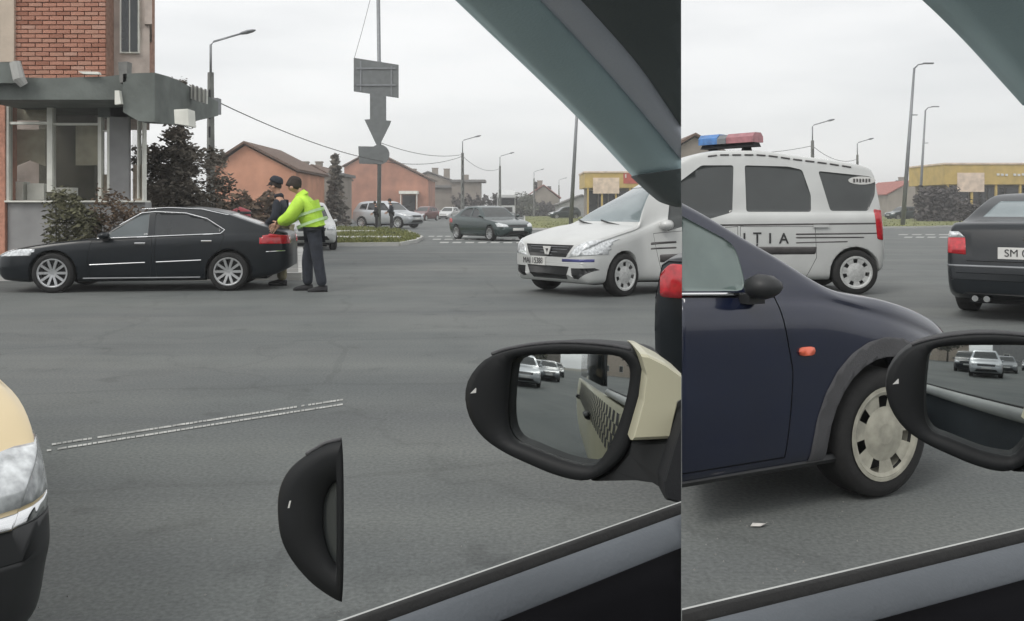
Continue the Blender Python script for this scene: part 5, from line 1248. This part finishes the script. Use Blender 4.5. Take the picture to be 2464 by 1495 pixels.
# officer in the yellow jacket, bending over the boot
G1 = G(748, 701)
J1 = dict(hip=(.06, 0, .88), spine=(.0, .0, 1.06), chest=(-.08, 0, 1.28), neck=(-.16, 0, 1.43), head=(-.24, 0, 1.51),
    hip_l=(.07, -.09, .84), knee_l=(.12, -.1, .47), ankle_l=(.19, -.1, .09), toe_l=(.02, -.12, .04), hip_r=(.03, .1, .84), knee_r=(-.08, .12, .46), ankle_r=(-.07, .12, .09), toe_r=(-.23, .12, .04),
    sh_l=(-.1, -.2, 1.31), el_l=(-.24, -.24, 1.08), wr_l=(-.43, -.14, .99), sh_r=(-.1, .2, 1.31), el_r=(-.3, .22, 1.08), wr_r=(-.46, .12, .97))
person('person', 'person in a bright yellow green jacket and dark trousers bending over the sedan boot', (G1.x, G1.y, 0), J1, 'hivis', 'cloth_navy', stripe='hivis_pale', cap=None, bulk=1.34).scale = (1.06, 1.06, 1.06)
G2 = G(672, 686)
J2 = dict(hip=(.06, 0, .93), spine=(.05, 0, 1.12), chest=(.02, 0, 1.36), neck=(-.02, 0, 1.52), head=(-.06, 0, 1.64),
    hip_l=(.06, -.09, .9), knee_l=(.06, -.1, .5), ankle_l=(.08, -.1, .09), toe_l=(-.08, -.12, .04), hip_r=(.06, .1, .9), knee_r=(.02, .12, .49), ankle_r=(.0, .12, .09), toe_r=(-.15, .12, .04),
    sh_l=(.02, -.2, 1.4), el_l=(-.0, -.26, 1.12), wr_l=(-.18, -.2, 1.0), sh_r=(.02, .2, 1.4), el_r=(.0, .26, 1.12), wr_r=(-.16, .16, 1.0))
person('person', 'person in a dark uniform jacket and cap standing behind the yellow jacket', (G2.x, G2.y, 0), J2, 'cloth_navy', 'cloth_khaki')
for (u, Y, jk, tr, lab, sc) in ((904, 55, 'cloth_black', 'cloth_black', 'person in dark clothes by the sign pole, at its left side of the estate car door', .94), (940, 54.5, 'cloth_navy', 'cloth_black', 'person in dark clothes standing before the estate car bonnet', 1.02)):
    o = person('person', lab, (P(u, 0, Y).x, Y, .1), J2, jk, tr, cap=None, look=(-.2, 1, 0) if u < 910 else (-1, -.2, -.1)); o.scale = (sc, sc, sc)
bpy.data.objects['person.002']['label'] = 'shorter person in black beside the sign pole, before the silver estate car'
bpy.data.objects['person.003']['label'] = 'taller person in dark clothes before the bonnet of the silver estate car'

# small things on the ground
lb_ = G(575, 700)
def bin_(add):
    x, y = P(578, 0, 27).x, 27.0
    add('bin_body', MB().lathe([(.0, 0), (.2, 0), (.27, .1), (.3, .95), (.3, 1.1), (.0, 1.22)], 20, 'z', c=(x, y, .12)), 'bin_red', True)
    add('bin_rim', MB().lathe([(.3, 1.0), (.33, 1.02), (.33, 1.06), (.3, 1.08)], 20, 'z', c=(x, y, .12)), 'plastic_black', True)
bn = wroot('litter_bin', (P(578, 0, 27).x, 27, .12), bin_); tag(bn, 'rounded red bin behind the boot of the black sedan', 'bin')
c = G(1825, 1268); o = MB().add([(c.x-.035, c.y-.01, .006), (c.x+.005, c.y-.016, .008), (c.x+.04, c.y+.004, .018), (c.x+.03, c.y+.016, .008), (c.x-.02, c.y+.012, .012)], [(0, 1, 2, 3, 4)]).build('paper_scrap', 'litter'); tag(o, 'small white scrap lying on the asphalt below the navy hatchback', 'litter')
mb = MB()
for _ in range(420):
    u, v = random.uniform(20, 2440), random.uniform(720, 1480); p = G(u, v); s = random.uniform(.002, .006); a = random.uniform(0, 3)
    q = [Vector((math.cos(a+k*2.1)*s*random.uniform(.6, 1.2), math.sin(a+k*2.1)*s*random.uniform(.6, 1.2), 0)) for k in range(3)]
    mb.add([(p.x+t.x, p.y+t.y, .0) for t in q]+[(p.x, p.y, s)], [(0, 1, 3), (1, 2, 3), (2, 0, 3)])
o = mb.build('gravel', 'grit'); tag(o, 'loose grit scattered over the asphalt', 'gravel', kind='stuff')

# ================================================================== CAR CABINS AND WING MIRRORS
def catmull(pts, k=6, closed=True):
    out = []; n = len(pts)
    for i in range(n if closed else n-1):
        p0, p1, p2, p3 = (Vector(pts[(i+j-1) % n] if closed else pts[max(0, min(n-1, i+j-1))]) for j in range(4))
        for j in range(k):
            t = j/k; out.append(.5*((2*p1)+(p2-p0)*t+(2*p0-5*p1+4*p2-p3)*t*t+(3*p1-p0-3*p2+p3)*t**3))
    if not closed: out.append(Vector(pts[-1]))
    return out
def polar(pts, c, n):
    """outline resampled at n even angles round c"""
    ang = []; 
    for p in pts: d = Vector(p)-Vector(c); ang.append((math.atan2(d.y, d.x) % (2*math.pi), d.length))
    ang.sort(); A = np.array([a for a, _ in ang]); D = np.array([r for _, r in ang])
    A = np.concatenate([A-2*np.pi, A, A+2*np.pi]); D = np.tile(D, 3)
    return [(c[0]+float(np.interp(t, A, D))*math.cos(t), c[1]+float(np.interp(t, A, D))*math.sin(t)) for t in [2*math.pi*i/n for i in range(n)]]
HO = [(1118,964),(1121,926),(1137,894),(1169,861.7),(1216,844),(1286,831),(1365,826.6),(1453,832.4),(1520,844),(1544,867.5),(1551,900),(1544,964),(1526,1034.4),(1509,1087),(1468,1131),(1421,1156),(1380,1156),(1327,1141),(1274.5,1119),(1213,1090),(1163,1055),(1131,1011)]
GO = [(1216,897),(1228,864.6),(1274.5,854.4),(1350,852.9),(1468,854.4),(1503,867.5),(1516,893.9),(1508.7,952.5),(1488,1022.7),(1462,1081.3),(1432.6,1119),(1409,1123.7),(1350.6,1110.6),(1274.5,1081),(1227.6,1060.8),(1210,1011)]
def ray_plane(u, v, pc, n_):
    d = Vector(((u-CU)/F, 1, -(v-HZ)/F)); o_ = Vector((0, 0, EYE)); t = (pc-o_).dot(n_)/d.dot(n_); return o_+d*t
def mirror_unit(parent, du, dv, Y0, outdir, Rm, base, dyaw=None):
    """housing shell, bezel, recessed convex glass; all on the tilted plane of the glass"""
    sh = lambda l: [(a+du, b+dv) for a, b in l]
    gc = (1368+du, 982+dv); pc = P(gc[0], gc[1], Y0); d = (pc-Vector((0, 0, EYE))).normalized(); n_ = (Vector(outdir).normalized()-d).normalized()
    N_ = 72; ho = polar([tuple(p) for p in catmull(sh(HO))], gc, N_); go = polar([tuple(p) for p in catmull(sh(GO))], gc, N_)
    Ho = [ray_plane(u, v, pc, n_) for u, v in ho]; Go = [ray_plane(u, v, pc, n_) for u, v in go]
    hc = sum(Ho, Vector())/N_; mb = MB(); rings = []
    rings.append([g_-n_*.016 for g_ in Go]); rings.append([g_ for g_ in Go]); rings.append([h.lerp(g_, .22)+n_*.003 for h, g_ in zip(Ho, Go)]); rings.append([h.lerp(hc, .012)+n_*.001 for h in Ho])
    for k, dp in ((1.0, .008), (1.015, .03), (.98, .07), (.88, .11), (.66, .145), (.3, .16)): rings.append([hc+(h-hc)*k-n_*dp for h in Ho])
    for r_ in rings: mb.v += [tuple(q-base) for q in r_]
    for i in range(len(rings)-1): mb.f += [(i*N_+j, i*N_+(j+1) % N_, (i+1)*N_+(j+1) % N_, (i+1)*N_+j) for j in range(N_)]
    mb.f.append(tuple((len(rings)-1)*N_+j for j in range(N_)))
    h = mb.build('wing_mirror', 'mirror_black', parent, True)
    gcen = sum(Go, Vector())/N_; m2 = MB(); K = 14
    m2.v.append(tuple(gcen-n_*.012-base))
    for k in range(1, K+1):
        for q in Go: w = (q-gcen)*(k/K*1.0); m2.v.append(tuple(gcen+w-n_*(.012+w.length_squared/(2*Rm))-base))
    m2.f = [(0, 1+j, 1+(j+1) % N_) for j in range(N_)]+[(1+(k-1)*N_+j, 1+(k-1)*N_+(j+1) % N_, 1+k*N_+(j+1) % N_, 1+k*N_+j) for k in range(1, K) for j in range(N_)]
    gl = m2.build('mirror_glass', 'mirror_glass', h, True)
    # paler edge as a highlight along the top of the shell and the little mark on the bezel
    tk = ray_plane(1143+du, 940+dv, pc, n_)+n_*.004
    MB().add([tuple(tk+Vector((-.004, 0, -.003))-base), tuple(tk+Vector((.005, 0, -.002))-base), tuple(tk+Vector((.003, 0, .004))-base)], [(0, 1, 2)]).build('warning_mark', 'plate_white', h)
    cp = [ray_plane(u, v, pc, n_)-n_*.004 for u, v in [tuple(p) for p in catmull(sh([(1180,852.5),(1216,841),(1286,828.5),(1365,824),(1453,829.5),(1515,840)]), 6, False)]]
    MB().tube([q-base for q in cp], .0022, 8).build('housing_edge', 'arch_grey', h, True)
    return h, pc, n_
def band(pa, pb, Yf, m, name, parent, base, bulge=.012, thick=.05, nseg=24, cols=6):
    """a moulded trim strip between two edge curves given in the photograph, with real distance Yf(v)"""
    A = catmull(pa, 6, False); Bc = catmull(pb, 6, False)
    def at(c, t): x = t*(len(c)-1); i = min(int(x), len(c)-2); return c[i].lerp(c[i+1], x-i)
    mb = MB(); rows = []
    for i in range(nseg+1):
        a, b = at(A, i/nseg), at(Bc, i/nseg); row = []
        for j in range(cols+1):
            t = j/cols; u, v = a.lerp(b, t); row.append(P(u, v, Yf(v)-bulge*math.sin(math.pi*t))-base)
        rows.append(row)
    n = cols+1
    for r_ in rows: mb.v += [tuple(q) for q in r_]
    for r_ in rows: mb.v += [tuple(q+Vector((0, thick, 0))) for q in r_]
    o = len(rows)*n
    for i in range(nseg):
        for j in range(cols): mb.f += [(i*n+j, i*n+j+1, (i+1)*n+j+1, (i+1)*n+j), (o+i*n+j, o+(i+1)*n+j, o+(i+1)*n+j+1, o+i*n+j+1)]
        for j in (0, cols): mb.f.append((i*n+j, (i+1)*n+j, o+(i+1)*n+j, o+i*n+j))
    for i in (0, nseg):
        for j in range(cols): mb.f.append((i*n+j, i*n+j+1, o+i*n+j+1, o+i*n+j))
    return mb.build(name, m, parent, True)
def extrude_profile(prof, a, b, inward, name, m, parent, base, smooth=True, n=30):
    mb = MB(); k = len(prof)
    for i in range(n+1):
        c = a.lerp(b, i/n); mb.v += [tuple(Vector((c.x+inward.x*w, c.y+inward.y*w, z))-base) for w, z in prof]
    mb.f = [(i*k+j, i*k+(j+1) % k, (i+1)*k+(j+1) % k, (i+1)*k+j) for i in range(n) for j in range(k)]+[tuple(range(k)), tuple(n*k+j for j in range(k-1, -1, -1))]
    return mb.build(name, m, parent, smooth)
ZS = .98
def sill(parent, base, S0, S1, back, fwd):
    d = (S1-S0); d.z = 0; L_ = d.length; d.normalize(); inw = Vector((d.y, -d.x, 0)); a = S0-d*back; b = S1+d*fwd
    extrude_profile([(-.016, ZS-.014), (-.004, ZS-.003), (.0, ZS-.006), (-.001, ZS-.03), (-.016, ZS-.03)], a, b, inw, 'door_skin_edge', 'seal_light', parent, base)
    extrude_profile([(.0, ZS-.004), (.002, ZS-.001), (.008, ZS-.001), (.011, ZS-.012), (.0, ZS-.03)], a, b, inw, 'window_seal', 'rubber', parent, base)
    pr = [(.011, ZS-.016), (.013, ZS-.006), (.017, ZS-.004), (.023, ZS-.006), (.028, ZS-.01), (.032, ZS-.015), (.035, ZS-.022), (.036, ZS-.06), (.036, ZS-.3), (.011, ZS-.3)]
    extrude_profile(pr, a, b, inw, 'door_panel', 'sill_grey', parent, base)
    extrude_profile([(.037, ZS-.022), (.05, ZS-.036), (.09, ZS-.07), (.13, ZS-.14), (.13, ZS-.45), (.03, ZS-.45), (.03, ZS-.31), (.037, ZS-.31)], a, b, inw, 'door_card', 'card_black', parent, base)
    return d, inw
LC, RC = 1639.0, 1641.0
def dirv(u): return Vector(((u-CU)/F, 1, 0)).normalized()

# -- cabin with the whole wing mirror
S0 = P(827, 1478, .603); S0 = Vector((S0.x, S0.y, 0)); S1 = Vector((P(1636, 0, .845).x, .845, 0))
base = Vector((S0.x, S0.y, 0)); cab = empty('car_cabin', base); tag(cab, 'door sill, windscreen pillar and complete wing mirror of an ivory car', 'car')
d_, inw = sill(cab, base, S0, S1, .5, .12)
out_ang = math.atan2(-d_.y, -d_.x)+R(1)
mh, mpc, mn = mirror_unit(cab, 0, 0, 1.05, (math.cos(out_ang), math.sin(out_ang), -.15), .75, base)
Yf = lambda v: 1.09
def slabp(name, pts, Yfun, thick, m, par, bv=.0):
    """moulded block: outline at its own distance, rounded edge, real thickness"""
    P0 = [P(u, v, Yfun(u)) for u, v in pts]; c = sum(P0, Vector())/len(P0); mb = MB(); n = len(P0)
    rr = [[c+(q-c)*k+Vector((0, y, 0)) for q in P0] for k, y in ((.90, -.006), (.97, -.002), (1, .008), (1, thick*.6), (.9, thick))]
    for r_ in rr: mb.v += [tuple(q-base) for q in r_]
    for i in range(len(rr)-1): mb.f += [(i*n+j, i*n+(j+1) % n, (i+1)*n+(j+1) % n, (i+1)*n+j) for j in range(n)]
    mb.f += [tuple(range(n-1, -1, -1)), tuple((len(rr)-1)*n+j for j in range(n))]; return mb.build(name, m, par, False)
arm = [(1538,848),(1556,850),(1602,873),(1642,902),(1642,960),(1631,966),(1611,1058),(1519,1062),(1545,966),(1553,900)]
slabp('mirror_arm_cover', arm, lambda u: .985, .12, 'paint_ivory', cab)
low = [(1516,1060),(1660,1056),(1660,1194),(1598,1192),(1590,1172),(1570,1160),(1526,1154),(1421,1156),(1468,1131),(1509,1087)]
slabp('mirror_arm', low, lambda u: 1.06-(u-1421)*.0004, .09, 'plastic_black', cab)
slabp('door_corner', [(1640,1010),(1670,985),(1670,1222),(1602,1204),(1596,1160),(1620,1072)], lambda u: .95, .07, 'trim_dark', cab)
PY = lambda v: .62+max(-80, v)/490*.34
band([(1060,-66),(1135,9),(1385,255),(1537,420),(1570,452),(1612,484)], [(1240,-66),(1317,9),(1440,145),(1537,258),(1645,392),(1680,440)], PY, 'trim_grey', 'pillar_trim', cab, base, .014, .05)
band([(1243,-66),(1320,9),(1443,145),(1540,258),(1648,390),(1660,405)], [(1350,-66),(1421,9),(1537,145),(1605,245),(1660,330),(1670,345)], lambda v: PY(v)-.008, 'trim_bluegrey', 'pillar_cover', cab, base, .01, .04)
band([(1355,-66),(1424,9),(1540,147),(1608,247),(1663,332),(1672,347)], [(1700,-66),(1720,9),(1730,147),(1740,247),(1750,300),(1760,347)], lambda v: PY(v)-.02, 'header_dark', 'header_lining', cab, base, .006, .05)
band([(1536,420),(1570,452),(1590,470),(1612,486),(1650,498)], [(1650,404),(1660,420),(1670,440),(1680,470),(1690,500)], lambda v: PY(v)-.012, 'header_dark', 'pillar_foot', cab, base, .008, .06)
slice_thing(cab, (0, 0, EYE), Vector((dirv(LC).y, -dirv(LC).x, 0)))
# body side running back from the door: seen in the mirror
bs0 = S1+d_*.02; bk = S0-d_*2.6; ow = -inw
def bside(name, w0, w1, z0, z1, t0, t1, m, bulge=0):
    a, b = bs0.lerp(bk, t0), bs0.lerp(bk, t1); n = 6; mb = MB()
    for i in range(n+1):
        f = i/n; w = w0+bulge*math.sin(math.pi*f); z = z0+(z1-z0)*f
        for q in (a, b): c = q+ow*w; mb.v.append(tuple(Vector((c.x, c.y, z))-base))
        for q in (a, b): c = q+ow*(w-.03); mb.v.append(tuple(Vector((c.x, c.y, z))-base))
    for i in range(n): mb.f += [(i*4, i*4+1, i*4+5, i*4+4), (i*4+2, i*4+6, i*4+7, i*4+3), (i*4, i*4+4, i*4+6, i*4+2), (i*4+1, i*4+3, i*4+7, i*4+5)]
    mb.f += [(0, 2, 3, 1), (n*4, n*4+1, n*4+3, n*4+2)]
    return mb.build(name, m, cab, True)
bside('body_side', .03, .03, .22, ZS-.04, .05, 1, 'paint_ivory', .035)
bside('rear_side_window', .01, .0, ZS+.0, 1.34, .34, .95, 'glass_dark', .005)
def bw_(z): return .03+.035*math.sin(math.pi*(z-.22)/(ZS-.04-.22))+.002
for j in range(4):
    for i in range(30):
        t0 = .1+i*.024+(.012 if j % 2 else 0); z0 = .74+j*.045; z1 = z0+.045; qs = []
        for z, t in ((z0, t0), (z0, t0+.012), (z1, t0+.012), (z1, t0)): c = bs0.lerp(bk, t)+ow*bw_(z); qs.append(tuple(Vector((c.x, c.y, z))-base))
        MB().add(qs, [(0, 1, 2, 3)]).build('checker_square', 'ink', cab)
for t0 in (.42, .8): bside('door_handle', .078, .078, .74, .775, t0, t0+.05, 'plastic_black', .02)

# -- cabin with the mirror that runs out of the picture
T0 = Vector((P(1645, 0, .619).x, .619, 0)); T1 = Vector((P(2454, 0, .773).x, .773, 0))
base = Vector((T0.x, T0.y, 0)); cab2 = empty('car_cabin', base); tag(cab2, 'grey door sill and wing mirror of an ivory car below the navy hatchback', 'car')
d2, inw2 = sill(cab2, base, T0, T1, .25, .8)
m3h, m3pc, m3n = mirror_unit(cab2, 1013, -22, 1.05, (-.38, -.92, -.15), .75, base)
slabp('mirror_arm_cover', [(a+1013, b-22) for a, b in arm], lambda u: .985, .08, 'paint_ivory', cab2)
slabp('mirror_arm', [(a+1013, b-22) for a, b in low], lambda u: 1.05, .09, 'plastic_black', cab2)
slabp('door_corner', [(2640,930),(2700,930),(2700,1230),(2640,1230)], lambda u: .95, .2, 'trim_dark', cab2)
band([(2260,-66),(2328,4),(2395,78),(2470,168),(2530,240)], [(2480,-66),(2540,4),(2600,78),(2660,168),(2700,240)], lambda v: .72+max(-80, v)/490*.34, 'trim_grey', 'pillar_trim', cab2, base, .012, .05)
slice_thing(cab2, (0, 0, EYE), Vector((-dirv(RC).y, dirv(RC).x, 0)))
# its body side, short, for the reflection
mb = MB()
a, b = T1+d2*.35, T1-d2*.02
# -- edge of a third mirror
q1 = [(819,1059),(780,1069.5),(730,1099),(694,1132),(673,1174),(667.6,1225),(675,1292),(700,1346),(742,1397),(784,1430),(819,1449)]
M1 = P(800, 1260, 1.0); base = Vector((P(836, 0, .62).x, .62, .9)); wm = empty('wing_mirror', base); tag(wm, 'black edge of a wing mirror with a white mark, over the bare asphalt', 'wing mirror')
q1 += [(824,1440),(827,1380),(828,1250),(827,1130),(824,1068)]
oc = [Vector(p) for p in catmull(q1, 4, True)]; N1 = len(oc); mb = MB(); n1 = Vector((-.25, -.95, .1)).normalized(); pc1 = P(760, 1250, 1.0); cen = Vector((775, 1254)); bk1 = (pc1-Vector((0, 0, EYE))).normalized()
def rp(u, v): return ray_plane(u, v, pc1, n1)
def ring(k, dp, ky=None, c=cen): return [rp(c.x+(p.x-c.x)*k, c.y+(p.y-c.y)*(ky or k))+bk1*dp for p in oc]
gcn = Vector((806, 1262)); rings = [ring(.2, .012, .5, gcn), ring(.23, .004, .53, gcn), ring(.7, -.004, .8), ring(.98, .0), ring(1.0, .006), ring(.98, .03), ring(.9, .07), ring(.74, .1), ring(.35, .12)]
for r_ in rings: mb.v += [tuple(q-base) for q in r_]
for i in range(len(rings)-1): mb.f += [(i*N1+j, i*N1+(j+1) % N1, (i+1)*N1+(j+1) % N1, (i+1)*N1+j) for j in range(N1)]
mb.f.append(tuple((len(rings)-1)*N1+j for j in range(N1)))
mb.build('housing', 'mirror_black', wm, True)
g1 = ring(.21, .011, .51, gcn); MB().add([tuple(q-base) for q in g1], [tuple(range(N1))]).build('mirror_glass', 'glass_tint', wm)
k_ = rp(704, 1213)+n1*.003; MB().add([tuple(k_+Vector((-.004, 0, -.004))-base), tuple(k_+Vector((.004, 0, -.003))-base), tuple(k_+Vector((.003, 0, .005))-base), tuple(k_+Vector((-.002, 0, .004))-base)], [(0, 1, 2, 3)]).build('warning_mark', 'plate_white', wm)
te = [rp(u, v)-n1*.002 for u, v in [tuple(p) for p in catmull([(735,1094),(780,1068),(819,1057.5)], 6, False)]]
MB().tube([q-base for q in te], .002, 8).build('housing_edge', 'arch_grey', wm, True)  # paler rim as a highlight on the upper edge of the shell

# ================================================================== houses and trees added behind the camera for reflections in paint, glass, mirrors
def plain_house(label, x, y, rz, w, d, h, wall, roof):
    r = empty('street_house', (x, y, 0), rz)
    MB().prism([(-w/2, 0, 0), (w/2, 0, 0), (w/2, 0, h), (0, 0, h+w*.32), (-w/2, 0, h)], (0, -d, 0)).build('wall', wall, r)
    MB().prism([(-w/2-.3, .3, h-.15), (0, .3, h+w*.32), (0, .3, h+w*.32+.2), (-w/2-.4, .3, h+.05)], (0, -d-.6, 0)).prism([(.003, .3, h+w*.32), (w/2+.3, .3, h-.15), (w/2+.4, .3, h+.05), (.003, .3, h+w*.32+.2)], (0, -d-.6, 0)).build('roof', roof, r)
    for i in (-1, 1):
        f = MB().box((i*w*.25-.7, -.02, 1), (i*w*.25+.7, .08, 2.5)).build('window', 'frame_white', r); MB().box((i*w*.25-.6, .05, 1.1), (i*w*.25+.6, .1, 2.4)).build('pane', 'glass_dark', f)
    tag(r, label, 'house', 'houses behind the camera, seen only in reflections')
for i, (x, y, w, h, wl, rf, lb) in enumerate(((-34, -46, 11, 4.2, 'plaster_tan', 'roof_red', 'tan house with a red roof behind the camera'), (-14, -52, 13, 5, 'plaster_grey', 'roof_brown', 'grey house with a brown roof behind the camera'), (6, -50, 12, 4.4, 'plaster_orange', 'roof_brown', 'orange house behind the camera'),
        (26, -44, 14, 6, 'plaster_dun', 'roof_grey', 'dun house with a grey roof behind the camera'), (46, -38, 12, 5, 'plaster_pinkgrey', 'roof_red', 'pinkish house with a red roof behind the camera'), (-52, -30, 13, 5.5, 'plaster_dun', 'roof_brown', 'dun house with a brown roof behind the camera'))):
    plain_house(lb, x, y, R(-x*.5), w, 9, h, wl, rf)
lbt = ['bushy tree beside the tan house behind the camera', 'bushy tree between the grey and the orange house behind the camera', 'bushy tree between the orange and the dun house behind the camera', 'bushy tree beside the pinkish house behind the camera', 'bushy tree beside the brown roofed dun house behind the camera']
for i, (x, y, rad) in enumerate(((-24, -40, 2.6), (-2, -44, 3.0), (17, -40, 2.4), (36, -34, 2.8), (-43, -28, 2.6))):
    cs = [(Vector((random.uniform(-rad, rad)*.6, random.uniform(-rad, rad)*.6, 4.5+random.uniform(-.8, .8)*rad)), rad*random.uniform(.4, .6)) for _ in range(9)]
    tree_thing('broadleaf_tree', lbt[i], 'tree', (x, y, 0), 4.2, .2, clump_pts(cs, 90, rad), .4, 'leaf_olive', 6, 'trees behind the camera, seen only in reflections')

# thin haze over the junction
hz = MB().box((-620, -620, -1.2), (620, 620, 20)).build('haze', None); tag(hz, 'thin pale haze over the whole junction', 'haze', kind='stuff')
hm = bpy.data.materials.new('haze'); hm.use_nodes = True; ht = hm.node_tree; ht.nodes.clear()
ho_ = ht.nodes.new('ShaderNodeOutputMaterial'); hv = ht.nodes.new('ShaderNodeVolumePrincipled'); hv.inputs['Color'].default_value = (.98, .985, .99, 1); hv.inputs['Density'].default_value = .0015; hv.inputs['Anisotropy'].default_value = .2
ht.links.new(hv.outputs[0], ho_.inputs['Volume']); hz.data.materials.append(hm)
